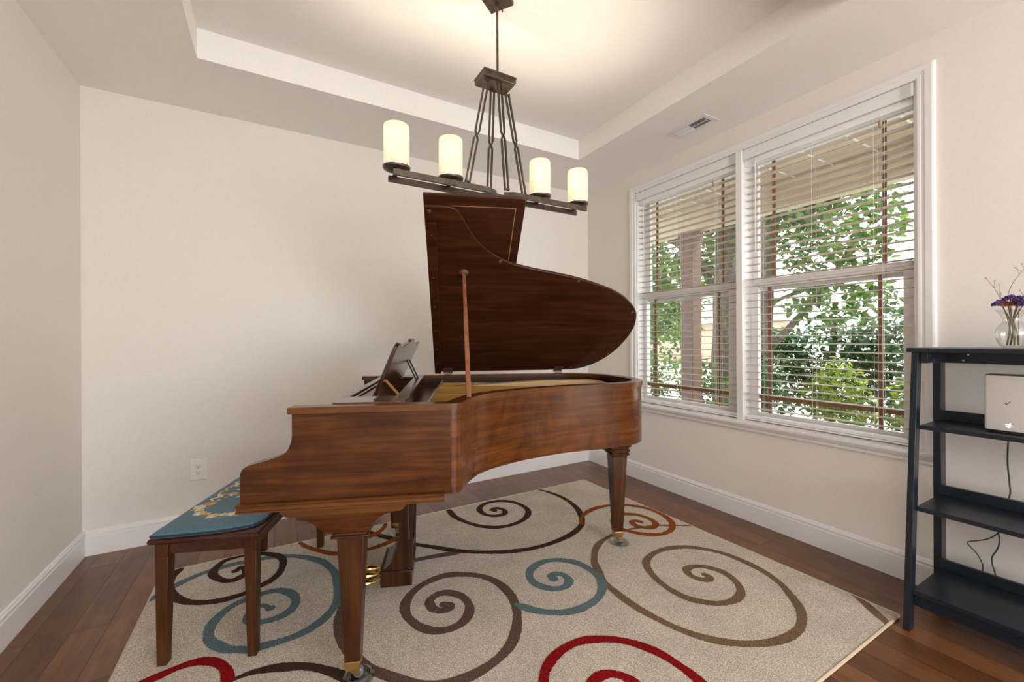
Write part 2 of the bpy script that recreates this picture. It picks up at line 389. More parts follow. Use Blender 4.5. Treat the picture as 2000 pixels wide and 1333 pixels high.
STROKES = [
 ('dark', 0.03, [(-0.182, 2.683), (-0.161, 2.711), (-0.138, 2.68), (-0.133, 2.626), (-0.154, 2.6), (-0.185, 2.585), (-0.226, 2.604), (-0.271, 2.668), (-0.285, 2.72), (-0.273, 2.783), (-0.241, 2.837), (-0.194, 2.854), (-0.144, 2.855), (-0.093, 2.839), (-0.031, 2.798), (0.02, 2.742), (0.042, 2.659), (0.025, 2.55), (-0.015, 2.486), (-0.046, 2.465), (-0.102, 2.428), (-0.165, 2.415), (-0.226, 2.414), (-0.295, 2.437), (-0.351, 2.473), (-0.402, 2.53), (-0.439, 2.603), (-0.463, 2.695), (-0.467, 2.782), (-0.451, 2.842), (-0.435, 2.871)]),
 ('teal', 0.032, [(-0.018, 2.227), (-0.047, 2.266), (-0.076, 2.269), (-0.098, 2.228), (-0.1, 2.182), (-0.072, 2.146), (-0.033, 2.135), (0.018, 2.136), (0.064, 2.167), (0.087, 2.223), (0.081, 2.281), (0.047, 2.339), (0.008, 2.369), (-0.04, 2.375), (-0.1, 2.368), (-0.14, 2.355), (-0.183, 2.327), (-0.217, 2.282), (-0.238, 2.232), (-0.243, 2.176), (-0.236, 2.122), (-0.208, 2.07), (-0.166, 2.019), (-0.119, 1.989), (-0.084, 1.972), (-0.034, 1.965), (0.016, 1.962), (0.08, 1.966), (0.14, 1.989), (0.197, 2.032), (0.243, 2.097), (0.27, 2.189), (0.279, 2.283), (0.278, 2.391), (0.253, 2.493), (0.219, 2.568), (0.161, 2.64), (0.101, 2.694), (0.055, 2.72), (0.01, 2.739), (-0.061, 2.757), (-0.14, 2.763), (-0.212, 2.768), (-0.28, 2.757), (-0.344, 2.738), (-0.404, 2.702), (-0.43, 2.681), (-0.475, 2.643), (-0.5, 2.609), (-0.525, 2.579)]),
 ('red', 0.03, [(-0.436, 1.964), (-0.406, 1.975), (-0.363, 1.986), (-0.322, 1.998), (-0.274, 2.0), (-0.231, 1.985), (-0.189, 1.947), (-0.162, 1.898), (-0.152, 1.853), (-0.153, 1.819), (-0.171, 1.796), (-0.201, 1.795)]),
 ('dark', 0.026, [(-0.132, 1.826), (-0.085, 1.831), (-0.021, 1.819), (0.045, 1.792), (0.111, 1.754), (0.174, 1.695), (0.214, 1.644), (0.243, 1.596), (0.259, 1.553), (0.261, 1.514)]),
 ('brown', 0.028, [(0.686, 1.849), (0.7, 1.847), (0.707, 1.83), (0.696, 1.809), (0.659, 1.812), (0.632, 1.844), (0.63, 1.888), (0.647, 1.918), (0.696, 1.938), (0.745, 1.917), (0.782, 1.863), (0.788, 1.805), (0.773, 1.753), (0.734, 1.704), (0.681, 1.681), (0.622, 1.686), (0.573, 1.715), (0.537, 1.769), (0.516, 1.838), (0.518, 1.902), (0.543, 1.966), (0.6, 2.026), (0.681, 2.064), (0.778, 2.071), (0.874, 2.026), (0.948, 1.956), (0.987, 1.859), (0.99, 1.75), (0.965, 1.659), (0.92, 1.572), (0.861, 1.498), (0.796, 1.45), (0.722, 1.421), (0.647, 1.408), (0.586, 1.409), (0.514, 1.426), (0.45, 1.463), (0.392, 1.521), (0.335, 1.595), (0.301, 1.648), (0.277, 1.703), (0.254, 1.772), (0.237, 1.848), (0.238, 1.925), (0.252, 1.993), (0.286, 2.089), (0.336, 2.17), (0.423, 2.246), (0.538, 2.29), (0.676, 2.3), (0.768, 2.291), (0.883, 2.267), (0.939, 2.25)]),
 ('dark', 0.028, [(1.38, 2.673), (1.365, 2.696), (1.397, 2.707), (1.431, 2.691), (1.442, 2.632), (1.41, 2.59), (1.346, 2.592), (1.298, 2.64), (1.287, 2.713), (1.309, 2.774), (1.375, 2.823), (1.453, 2.83), (1.531, 2.795), (1.582, 2.726), (1.603, 2.627), (1.583, 2.539), (1.521, 2.466), (1.438, 2.424), (1.344, 2.413), (1.252, 2.441), (1.18, 2.509), (1.127, 2.607), (1.093, 2.727), (1.096, 2.826), (1.101, 2.885)]),
 ('dark', 0.026, [(1.873, 2.89), (1.923, 2.785), (1.95, 2.654), (1.949, 2.535), (1.918, 2.404), (1.865, 2.293), (1.798, 2.2), (1.732, 2.15), (1.635, 2.107), (1.52, 2.081), (1.394, 2.074), (1.261, 2.093), (1.148, 2.135), (1.044, 2.193), (0.945, 2.264), (0.876, 2.332), (0.808, 2.408), (0.734, 2.485), (0.666, 2.58), (0.592, 2.685), (0.521, 2.8), (0.465, 2.892), (0.413, 2.995)]),
 ('orange', 0.03, [(0.127, 2.89), (0.153, 2.809), (0.201, 2.727), (0.256, 2.653), (0.305, 2.607), (0.383, 2.569), (0.471, 2.561), (0.543, 2.567), (0.618, 2.593), (0.665, 2.632), (0.707, 2.68), (0.741, 2.749)]),
 ('orange', 0.028, [(0.659, 2.892), (0.639, 2.829), (0.602, 2.773), (0.546, 2.732), (0.502, 2.725), (0.441, 2.746), (0.387, 2.808), (0.369, 2.879), (0.418, 2.894), (0.483, 2.856), (0.535, 2.851), (0.566, 2.872)]),
 ('orange', 0.026, [(1.791, 2.193), (1.845, 2.261), (1.931, 2.313), (2.02, 2.336), (2.108, 2.337), (2.18, 2.316), (2.265, 2.27), (2.336, 2.193), (2.367, 2.092), (2.357, 1.978), (2.31, 1.888), (2.225, 1.828), (2.146, 1.816), (2.078, 1.838), (2.015, 1.892), (1.978, 1.951), (1.96, 2.007), (1.965, 2.067), (2.011, 2.13), (2.076, 2.16), (2.148, 2.153), (2.204, 2.112), (2.233, 2.047), (2.228, 1.969), (2.191, 1.923), (2.136, 1.911), (2.1, 1.94), (2.078, 1.984), (2.089, 2.034), (2.124, 2.043), (2.145, 2.014), (2.142, 1.993)]),
 ('tan', 0.02, [(2.41, 1.784), (2.357, 1.822), (2.26, 1.882), (2.209, 1.914), (2.148, 1.937), (2.079, 1.952), (2.01, 1.967), (1.932, 1.97), (1.848, 1.964)]),
 ('tan', 0.03, [(1.848, 1.964), (1.777, 1.954), (1.695, 1.921), (1.622, 1.869), (1.551, 1.794), (1.518, 1.742), (1.494, 1.686), (1.456, 1.613), (1.445, 1.517), (1.447, 1.381), (1.469, 1.266), (1.501, 1.17), (1.547, 1.092), (1.608, 1.029), (1.676, 0.982), (1.756, 0.947), (1.846, 0.929), (1.937, 0.933), (2.022, 0.962), (2.09, 1.006), (2.152, 1.072), (2.215, 1.158), (2.252, 1.261), (2.257, 1.373), (2.239, 1.48), (2.182, 1.576), (2.108, 1.64), (2.001, 1.679), (1.89, 1.677), (1.803, 1.646), (1.75, 1.594), (1.712, 1.512), (1.692, 1.406), (1.707, 1.31), (1.758, 1.24), (1.815, 1.201), (1.884, 1.187), (1.951, 1.199), (1.997, 1.228), (2.04, 1.284), (2.058, 1.361), (2.03, 1.43), (1.99, 1.467), (1.937, 1.478), (1.904, 1.464), (1.885, 1.424), (1.894, 1.382), (1.925, 1.357), (1.952, 1.362), (1.956, 1.389), (1.94, 1.402)]),
 ('teal', 0.03, [(1.249, 1.762), (1.246, 1.791), (1.283, 1.793), (1.312, 1.767), (1.315, 1.724), (1.298, 1.696), (1.255, 1.675), (1.206, 1.686), (1.169, 1.721), (1.145, 1.776), (1.152, 1.838), (1.189, 1.887), (1.247, 1.916), (1.313, 1.922), (1.373, 1.9), (1.431, 1.85), (1.461, 1.783), (1.469, 1.702), (1.453, 1.634), (1.417, 1.58), (1.36, 1.536), (1.292, 1.511), (1.21, 1.504), (1.138, 1.52), (1.08, 1.554), (1.033, 1.596), (0.996, 1.648), (0.975, 1.688)]),
 ('red', 0.03, [(0.818, 1.184), (0.83, 1.226), (0.852, 1.265), (0.88, 1.292), (0.923, 1.319), (0.975, 1.337), (1.036, 1.345), (1.099, 1.338), (1.158, 1.312), (1.211, 1.279), (1.262, 1.227), (1.297, 1.168), (1.318, 1.11), (1.327, 1.048), (1.33, 0.992), (1.321, 0.936)]),
 ('red', 0.03, [(0.956, 1.143), (0.995, 1.162), (1.034, 1.167), (1.071, 1.158), (1.098, 1.134), (1.116, 1.101), (1.118, 1.068), (1.099, 1.04)]),
 ('tan', 0.026, [(2.447, 0.965), (2.418, 0.921), (2.386, 0.868), (2.346, 0.818), (2.319, 0.78), (2.3, 0.754), (2.273, 0.732)]),
]
SKY, SUN, BULB, FILL, EXPO = 3.2, 5, 6.5, 185, .56
# ------------------------------------------------------------------ room (x right, y into the room)
XL, XR, YB, YF, HC = -.970, 2.826, 3.345, -3.8, 2.7405
bm = new_bm(); box(bm, (XL-.15, YF-.3, -.12), (XR+.16, YB+.15, 0)); struct('floor', bm, M['floor'])
bm = new_bm(); box(bm, (XL-.15, YF, 0), (XL, YB+.15, 3.05)); struct('wall_left', bm, M['wall'])
bm = new_bm(); box(bm, (XL, YB, 0), (XR, YB+.15, 3.05)); struct('wall_back', bm, M['wall'])
WY0, WY1, WZ0, WZ1 = .806, 2.683, .655, 2.55
bm = new_bm()
box(bm, (XR, YF, 0), (XR+.16, WY0, 3.05)); box(bm, (XR, WY1, 0), (XR+.16, YB+.15, 3.05))
box(bm, (XR, WY0, 0), (XR+.16, WY1, WZ0)); box(bm, (XR, WY0, WZ1), (XR+.16, WY1, 3.05))
struct('wall_right', bm, M['wall'])
bm = new_bm()                            # unseen wall behind the camera, its opening shaped for the sky light entering
box(bm, (XL, YF-.15, 0), (XL+.35, YF, 3.05)); box(bm, (XR-.2, YF-.15, 0), (XR, YF, 3.05)); box(bm, (XL+.35, YF-.15, 2.62), (XR-.2, YF, 3.05))
struct('wall_front', bm, M['wall'])
# ceiling with a raised tray
TX0, TX1, TY0, TY1, TZ = -.343, 2.206, .84, 2.72, 2.90
bm = new_bm()
box(bm, (XL, YF, HC), (TX0, YB, TZ)); box(bm, (TX1, YF, HC), (XR, YB, TZ))
box(bm, (TX0, YF, HC), (TX1, TY0, TZ)); box(bm, (TX0, TY1, HC), (TX1, YB, TZ))
box(bm, (XL, YF, TZ), (XR, YB, 3.05))
struct('ceiling', bm, M['ceiling'])
# baseboards
def baseboard(name, axis, wallpos, sgn, a0, a1):
    prof = [(0,0),(.016,0),(.016,.108),(.0145,.112),(.0095,.114),(.0095,.118),(.0135,.120),(.0145,.126),(.0125,.132),(.0085,.1345),(.0080,.139),(.0050,.143),(0,.145)]
    bm = new_bm()
    prism(bm, [(wallpos+sgn*p[0], p[1]) for p in prof] if axis == 1 else [(wallpos+sgn*p[0], p[1]) for p in prof], axis, a0, a1)
    struct(name, bm, M['trim'], sharp=.35)
baseboard('baseboard_left', 1, XL, 1, YF, YB)
baseboard('baseboard_right', 1, XR, -1, YF, YB)
prof = [(0,0),(.016,0),(.016,.108),(.0145,.112),(.0095,.114),(.0095,.118),(.0135,.120),(.0145,.126),(.0125,.132),(.0085,.1345),(.0080,.139),(.0050,.143),(0,.145)]
bm = new_bm(); prism(bm, [(YB-p[0], p[1]) for p in prof], 0, XL+.015, XR-.015); struct('baseboard_back', bm, M['trim'], sharp=.35)

# ------------------------------------------------------------------ window trim
CO0, CO1, CT = .735, 2.755, 2.612        # casing outer edges
def casing_prof(w):                       # distance from inner edge, proud of the wall
    return [(0,0),(0,.012),(.006,.016),(.016,.016),(.020,.0135),(.030,.0135),(.034,.019),(w-.012,.021),(w-.004,.018),(w,.010),(w,0)]
bm = new_bm()
def sweep_casing(bm, p):
    # three-sided mitred casing: right leg (y=CO0 side), head, left leg
    w = WY0-CO0
    rings = []
    for d, h in p:
        rings.append([(XR-h, WY0-d, WZ0+.02), (XR-h, WY0-d, WZ1+d*(CT-WZ1)/w), (XR-h, WY1+d, WZ1+d*(CT-WZ1)/w), (XR-h, WY1+d, WZ0+.02)])
    V = [[bm.verts.new(q) for q in r] for r in rings]
    for a, b in zip(V, V[1:]):
        for i in range(3): bm.faces.new((a[i], a[i+1], b[i+1], b[i]))
    for i in range(3): bm.faces.new((V[-1][i], V[-1][i+1], V[0][i+1], V[0][i]))
sweep_casing(bm, casing_prof(WY0-CO0))
struct('trim_1', bm, M['trim'], sharp=.3)['label'] = 'white window casing'
bm = new_bm()                            # stool and apron
prism(bm, [(2.86,.655),(2.788,.655),(2.779,.658),(2.775,.665),(2.775,.676),(2.779,.683),(2.788,.686),(2.86,.686)], 1, CO0-.015, CO1+.015)
prism(bm, [(XR,.655),(2.790,.655),(2.792,.648),(2.800,.640),(2.806,.636),(2.806,.622),(2.811,.616),(XR,.614)], 1, CO0, CO1)
struct('trim_2', bm, M['trim'], sharp=.4)['label'] = 'white window stool and apron'
MY0, MY1 = 1.702, 1.746                   # mullion
bm = new_bm(); box(bm, (2.806, MY0, .686), (2.975, MY1, WZ1)); struct('trim_3', bm, M['trim'], bevel=.002)['label'] = 'white mullion between the two windows'
bm = new_bm()                            # jamb liner
t = .012
box(bm, (2.826, WY0-.001, .686), (2.985, WY0+t, WZ1)); box(bm, (2.826, WY1-t, .686), (2.985, WY1+.001, WZ1))
box(bm, (2.826, WY0+t, WZ1-t), (2.985, WY1-t, WZ1+.001)); box(bm, (2.86, WY0+t, WZ0-.001), (2.985, WY1-t, .688))
struct('trim_4', bm, M['trim'])['label'] = 'white window jamb'

def window(n, y0, y1, ulo, uhi, llo, lhi, mu, ml):
    root = thing('window_%d' % n, None, None, (2.93, (y0+y1)/2, .69))
    root['kind'] = 'structure'
    off = (-2.93, -(y0+y1)/2, -.69)
    def sash(nm, xa, xb, a, b, za, zb, ga, gb, gz0, gz1, mv, mh):
        bm = new_bm()
        box(bm, (xa, a, za), (xb, ga, zb)); box(bm, (xa, gb, za), (xb, b, zb))
        box(bm, (xa, ga, za), (xb, gb, gz0)); box(bm, (xa, ga, gz1), (xb, gb, zb))
        s = obj(nm, bm, M['sash'], root, off, bevel=.003)
        xm = (xa+xb)/2
        bm = new_bm(); box(bm, (xm-.002, ga-.004, gz0-.004), (xm+.002, gb+.004, gz1+.004))
        obj('glass_pane', bm, M['pane'], s, off)
        bm = new_bm()
        for y in mv: box(bm, (xm-.007, y-.011, gz0-.002), (xm-.0025, y+.011, gz1+.002))
        for z, w in mh: box(bm, (xm-.0075, ga-.002, z-w/2), (xm-.0027, gb+.002, z+w/2))
        obj('grille_bar', bm, M['muntin'], s, off)
        return s
    sash('upper_sash', 2.940, 2.972, y0, y1, 1.58, 2.538, ulo, uhi, 1.635, 2.455, mu, [(2.381, .018)])
    lo = sash('lower_sash', 2.905, 2.938, y0, y1, .688, 1.655, llo, lhi, .742, 1.600, ml, [(.846, .026)])
    bm = new_bm(); box(bm, (2.893, y0+.03, 1.628), (2.906, y1-.03, 1.655)); obj('check_rail', bm, M['sash'], lo, off, bevel=.003)
window(1, MY1, WY1-.012, 1.800, 2.628, 1.866, 2.640, (1.934, 2.553), (1.948, 2.547))
window(2, WY0+.012, MY0, .853, 1.667, .886, 1.650, (.977, 1.565), (.985, 1.578))

# ------------------------------------------------------------------ blinds
def blind(label, y0, y1, cords, wand_y, tassel_y, y_off):
    root = thing('window_blind', label, 'blind', (2.86, (y0+y1)/2, 2.487), 0, None)
    off = (-2.86, -(y0+y1)/2, -2.487)
    bm = new_bm()
    prism(bm, [(2.814,2.478),(2.812,2.486),(2.812,2.536),(2.815,2.545),(2.822,2.545),(2.824,2.478)], 1, y0-.006, y1+.006)
    obj('valance', bm, M['trim'], root, off)
    bm = new_bm(); box(bm, (2.834, y0, 2.440), (2.888, y1, 2.482)); obj('headrail', bm, M['rail_white'], root, off, bevel=.002)
    bm = new_bm()                      # clear plastic end clip
    box(bm, (2.806, y0+.002, 2.470), (2.8115, y0+.042, 2.545)); box(bm, (2.806, y0+.002, 2.464), (2.83, y0+.042, 2.470))
    obj('end_clip', bm, M['glass'], root, off)
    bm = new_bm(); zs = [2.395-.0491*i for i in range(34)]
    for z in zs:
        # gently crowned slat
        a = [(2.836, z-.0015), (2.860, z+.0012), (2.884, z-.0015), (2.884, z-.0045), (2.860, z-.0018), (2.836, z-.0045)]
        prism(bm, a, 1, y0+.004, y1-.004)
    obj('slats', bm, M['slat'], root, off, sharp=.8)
    bm = new_bm(); box(bm, (2.834, y0+.004, .692), (2.886, y1-.004, .7015)); box(bm, (2.834, y0+.004, .7035), (2.886, y1-.004, .722))
    obj('bottom_rail', bm, M['rail_white'], root, off, bevel=.002)
    bm = new_bm()
    for y in cords:
        for x in (2.8345, 2.8865): tube(bm, [(x, y, 2.44), (x, y, .72)], .0011, 5)
        tube(bm, [(2.833, y, .70), (2.826, y+.004, .694), (2.818, y+.012, .6895)], .0011, 5)
    obj('ladder_cord', bm, M['cord'], root, off)
    bm = new_bm(); tube(bm, [(2.828, wand_y, 2.47), (2.8275, wand_y, 1.83)], .0035, 8); obj('tilt_wand', bm, M['plastic_white'], root, off)
    bm = new_bm()
    for d in (-.018, -.008): tube(bm, [(2.831, tassel_y+d, 2.44), (2.830, tassel_y+d*.7, 1.5), (2.830, tassel_y+d, .80)], .0009, 5)
    tube(bm, [(2.829, tassel_y, 2.46), (2.829, tassel_y, 2.418)], .0009, 5)
    obj('pull_cord', bm, M['cord'], root, off)
    bm = new_bm(); lathe(bm, [(0,.02),(.004,.02),(.0065,.002),(.0085,-.014),(.008,-.019),(0,-.02)], 14, (2.829, tassel_y, 2.40))
    obj('cord_tassel', bm, noisy('wood_tassel', (.42,.25,.15), (.5,.31,.2), 50, .5), root, off)
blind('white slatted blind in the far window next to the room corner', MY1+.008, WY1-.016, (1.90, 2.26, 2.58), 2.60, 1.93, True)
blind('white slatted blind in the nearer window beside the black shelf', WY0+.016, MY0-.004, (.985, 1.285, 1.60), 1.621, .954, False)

# ------------------------------------------------------------------ rug
RC = [(-.522,.757), (2.420,.757), (2.366,2.868), (-.522,2.868)]
from_strokes = [list(s_) for s_ in STROKES]
# the front curls run on past the bottom edge of the picture
from_strokes[13][2] = [(1.118,1.04),(1.10,.985),(1.05,.945),(.98,.94),(.90,.975),(.845,1.04),(.818,1.115)] + list(STROKES[13][2][0:]) + [(1.295,.86),(1.25,.80),(1.2,.75)]
from_strokes[14][2] = [(1.035,1.06),(1.01,1.03),(.965,1.035),(.935,1.075),(.935,1.115)] + list(STROKES[14][2])
from_strokes[2][2] = [(-.53,1.86),(-.49,1.93)] + list(STROKES[2][2][:10]) + [(-.175,1.75),(-.23,1.69),(-.31,1.68),(-.37,1.73),(-.37,1.81),(-.31,1.85),(-.26,1.82),(-.27,1.78)]
from_strokes[3][2] = list(STROKES[3][2]) + [(.245,1.43),(.19,1.35),(.10,1.31),(.0,1.33),(-.06,1.41),(-.04,1.51),(.04,1.55),(.11,1.51),(.10,1.45),(.06,1.45)]
SLOT = {'dark':1,'teal':2,'red':3,'brown':4,'orange':5,'tan':6}
bm = new_bm()
# base slab with rounded far-left corner
cor = []
def rnd(c, a, b, r=.02):
    c, a, b = Vector(c), Vector(a), Vector(b); da = (a-c).normalized(); db = (b-c).normalized()
    return [tuple(c+da*r*(1-t)**2+db*r*t**2) for t in (0,.25,.5,.75,1)]
for i in range(4): cor += rnd(RC[i], RC[i-1], RC[(i+1) % 4], .05 if i == 3 else .012)
prism(bm, [(p[0], p[1]) for p in cor], 2, .001, .012, 0)
base = set(bm.verts)
layer = {'tan':0, 'brown':1, 'dark':3, 'teal':2, 'orange':4, 'red':5}
for si, (c, w, pts) in enumerate(from_strokes):
    P = catmull([(x, y, 0) for x, y in pts], 12)
    z = .0124 + .0002*layer[c] + .00002*si
    wid = {'dark':.041,'teal':.043,'red':.040,'brown':.044,'orange':.040,'tan':.040}[c]
    if w <= .020: wid = .022
    L_, R_ = [], []
    n = len(P)
    for i, p in enumerate(P):
        d = (P[min(i+1,n-1)]-P[max(i-1,0)]); d.normalize(); s = Vector((-d.y, d.x, 0))
        e = min(i/26, (n-1-i)/10)
        k = wid/2*(.42+.58*min(1, e))*(1+.10*sin(i*.15+si))
        j1, j2 = k+random.uniform(-.0016,.0016), k+random.uniform(-.0016,.0016)
        L_.append(bm.verts.new((p.x+s.x*j1, p.y+s.y*j1, z))); R_.append(bm.verts.new((p.x-s.x*j2, p.y-s.y*j2, z)))
    for i in range(n-1):
        bm.faces.new((L_[i], R_[i], R_[i+1], L_[i+1])).material_index = SLOT[c]
    if SLOT[c] and si in (0, 1, 4, 5, 9, 11, 12):      # rounded start of a curl
        r_ = wid*(.50 if si != 12 else .62)
        cv = [bm.verts.new((P[0].x+r_*cos(2*pi*t/16), P[0].y+r_*sin(2*pi*t/16), z+.00001)) for t in range(16)]
        bm.faces.new(cv).material_index = SLOT[c]
# trim the strokes at the rug's edges
for i in range(4):
    a, b = Vector((*RC[i], 0)), Vector((*RC[(i+1) % 4], 0)); d = (b-a).normalized()
    nrm = Vector((d.y, -d.x, 0))
    g = [f for f in bm.faces if f.material_index > 0]
    geom = g + list({v for f in g for v in f.verts}) + list({e for f in g for e in f.edges})
    bmesh.ops.bisect_plane(bm, geom=geom, plane_co=a-nrm*.004, plane_no=nrm, clear_outer=True)
rug = obj('area_rug', bm, [M['rug'], M['rug_dark'], M['rug_teal'], M['rug_red'], M['rug_brown'], M['rug_orange'], M['rug_tan']], None, smooth=False)
tag(rug, 'cream area rug with brown, teal, red and orange spirals under the piano', 'rug')
bm = new_bm(); tube(bm, [(p[0], p[1], .0075) for p in cor], .0068, 8, closed=True)
obj('edge_binding', bm, M['bind'], rug)
RZ = .0142   # pile height carrying the furniture

# ------------------------------------------------------------------ piano (local frame: a along the case, k from treble to bass, z up)
PH = radians(21.3)
PA = Vector((cos(PH), -sin(PH), 0)); PK = Vector((sin(PH), cos(PH), 0))
def W(a, k, z=0): return PA*a + PK*k + Vector((0,0,z))
pa0, pk0 = .20, 2.16
piano = thing('grand_piano', 'walnut grand piano with its lid propped open on the spiral rug', 'piano', W(pa0, pk0), -PH)
PO = (-pa0, -pk0, 0)
def P(name, bm, m, parent=None, **k): return obj(name, bm, m, parent or piano, PO, **k)

ctrl = [(.014,1.5285),(.026,1.534),(.036,1.547),(.046,1.572),(.058,1.606),(.080,1.664),(.122,1.738),(.2,1.812),(.309,1.882),(.425,1.938),(.547,1.983),(.667,2.010),(.788,2.032),
        (.924,2.070),(1.005,2.118),(1.055,2.185),(1.079,2.275),(1.076,2.40),(1.042,2.56),(.975,2.68),(.90,2.742),(.80,2.785),(.69,2.797)]
curve = [(v.x, v.y) for v in catmull([(a,k,0) for a,k in ctrl], 5)]
outline = [(.002,1.527),(.008,1.5272)] + curve + [(.4,2.80),(.1,2.80),(.002,2.80)]
def normals(path):
    out = []
    n = len(path)
    for i in range(n):
        a = path[max(i-1,0)]; b = path[min(i+1,n-1)]
        dx, dy = b[0]-a[0], b[1]-a[1]; l = math.hypot(dx, dy)
        out.append((dy/l, -dx/l))       # outward (right of travel)
    return out
def offset(path, d):
    return [(p[0]+n[0]*d, p[1]+n[1]*d) for p, n in zip(path, normals(path))]
def strip(bm, path, d0, d1, z0, z1, zf=None):
    """wall between offsets d0 (outer) and d1 (inner)"""
    o, i_ = offset(path, d0), offset(path, d1)
    r = []
    for j, (a, b) in enumerate(zip(o, i_)):
        zt = z1 if zf is None else zf[j]
        r.append([bm.verts.new((*a, z0)), bm.verts.new((*a, zt)), bm.verts.new((*b, zt)), bm.verts.new((*b, z0))])
    for a, b in zip(r, r[1:]):
        for q in range(4): bm.faces.new((a[q], a[(q+1) % 4], b[(q+1) % 4], b[q]))
    bm.faces.new(r[0]); bm.faces.new(r[-1][::-1])
bm = new_bm(); strip(bm, outline, 0, -.045, .690, .9965); P('rim', bm, M['pwc'], bevel=.003)
mold = [(-.551,1.527),(-.30,1.527)] + outline[1:]
mold = [(-.551,1.527),(-.20,1.527),(-.03,1.527),(.008,1.5272)] + curve + [(.4,2.80),(0,2.80),(-.551,2.80)]
bm = new_bm(); strip(bm, mold, .007, -.052, .9965, 1.0195); P('rim_moulding', bm, M['railc'], bevel=.004)
# inner rim facing (dark)
bm = new_bm(); strip(bm, [(-.16,1.527)]+outline+[(-.16,2.80)], -.0485, -.053, .80, .996); P('inner_rim', bm, M['dark'])
bm = new_bm()
inner = offset(outline, -.04); prism(bm, inner, 2, .755, .770); P('soundboard', bm, M['dark'])
# cheek arms
arm = [(-.539,.9965),(-.539,.921),(-.5405,.906),(-.544,.894),(-.549,.880),(-.557,.867),(-.568,.858),(-.583,.851),(-.601,.845),(-.621,.839),(-.645,.833),
       (-.665,.828),(-.68,.8235),(-.69,.819),(-.697,.813),(-.701,.806),(-.7035,.797),(-.704,.786),(-.704,.698),(-.0215,.698),(-.0215,.690),(.002,.690),(.002,.9965)]
bm = new_bm(); prism(bm, arm, 1, 1.5272, 1.5750); P('cheek', bm, M['pw'], bevel=.002)
bm = new_bm(); prism(bm, arm, 1, 2.752, 2.7998); P('cheek', bm, M['pw'], bevel=.002)
bm = new_bm()
prism(bm, [(1.513,.6965),(1.510,.6935),(1.513,.690),(1.517,.6885),(1.519,.682),(1.516,.676),(1.511,.673),(1.511,.669),(1.56,.669),(1.56,.6975),(1.516,.6975)], 0, -.712, -.022)
P('side_rail', bm, M['rail'])
bm = new_bm()
prism(bm, [(2.814,.6965),(2.817,.6935),(2.814,.690),(2.810,.6885),(2.808,.682),(2.811,.676),(2.816,.673),(2.816,.669),(2.767,.669),(2.767,.6975),(2.811,.6975)], 0, -.712, -.022)
P('side_rail', bm, M['rail'])
bm = new_bm(); box(bm, (-.70,1.561,.668), (-.03,2.766,.698)); P('key_bed', bm, M['dark'])
bm = new_bm(); prism(bm, [(-.582,.6675),(-.582,.654),(-.572,.643),(-.557,.637),(-.18,.637),(-.168,.643),(-.158,.655),(-.158,.6675)], 1, 1.535, 2.79); P('leg_support_board', bm, M['rail'], bevel=.002)
bm = new_bm(); box(bm, (-.703,1.576,.699), (-.686,2.751,.752)); P('key_slip', bm, M['pw'], bevel=.003)
bm = new_bm(); box(bm, (-.683,1.576,.70), (-.55,1.615,.79)); P('key_block', bm, M['pw'], bevel=.004)
bm = new_bm(); box(bm, (-.683,2.712,.70), (-.55,2.751,.79)); P('key_block', bm, M['pw'], bevel=.004)
bm = new_bm()
n = 52; kw = (2.711-1.616)/n
for i in range(n): box(bm, (-.684,1.616+i*kw+.0004,.735), (-.535,1.616+(i+1)*kw-.0004,.757))
wk = P('white_keys', bm, M['ivory'], bevel=.001, seg=1)
bm = new_bm()
for i in range(n-1):
    if (i % 7) in (0,1,3,4,5):
        k = 1.616+(i+1)*kw; frustum(bm, (-.587,k,.757), (.048,.0055), (-.585,k,.769), (.045,.0045))
P('black_keys', bm, M['ebony'])
bm = new_bm(); prism(bm, [(-.538,.76),(-.522,.762),(-.497,.94),(-.50,.948),(-.512,.948)], 1, 1.577, 2.750); P('fallboard', bm, M['pw'], bevel=.002)
bm = new_bm(); box(bm, (-.50,1.577,.70), (-.16,2.750,.93)); P('action_cavity', bm, M['dark'])
# iron plate with struts
bm = new_bm()
pl = [(-.14,1.582)]+offset(outline, -.055)+[(-.14,2.745)]
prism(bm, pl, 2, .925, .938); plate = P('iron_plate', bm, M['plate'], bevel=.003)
def strut(a0,k0,a1,k1,w,zt,zt1=None):
    bm = new_bm(); d = Vector((a1-a0,k1-k0,0)).normalized(); s = Vector((-d.y,d.x,0))*w/2
    zt1 = zt if zt1 is None else zt1
    v = []
    for (a,k,z) in ((a0,k0,zt),(a1,k1,zt1)):
        for q in (-1,1):
            v.append([bm.verts.new((a+q*s.x,k+q*s.y,.936)), bm.verts.new((a+q*s.x,k+q*s.y,z))])
    A,B,C,D = v
    for f in ((A[0],B[0],B[1],A[1]),(C[0],C[1],D[1],D[0]),(A[0],A[1],C[1],C[0]),(B[0],D[0],D[1],B[1]),(A[1],B[1],D[1],C[1])): bm.faces.new(f)
    P('plate_strut', bm, M['gold'], plate, bevel=.004)
strut(-.068,2.445,.66,2.215,.024,.985); strut(-.085,2.105,.33,2.02,.024,.985,.975); strut(-.10,1.78,.05,1.735,.024,.975); strut(-.05,2.69,.30,2.62,.022,.978)
bm = new_bm(); bar(bm, (-.101,1.66,.972), (-.047,2.735,.984), .008, .02); P('capo_bar', bm, M['string'], plate)
fl = [(v.x, v.y) for v in catmull([(.0,2.60,0),(.3,2.605,0),(.6,2.605,0),(.82,2.595,0),(.92,2.56,0),(.98,2.49,0),(1.0,2.40,0),(.985,2.32,0)], 5)]
zf = []
for a, k in fl:
    u = max(0, min(1, a/.55)); z = .968+.026*u
    if k < 2.58: z -= (2.58-k)*.17
    zf.append(z)
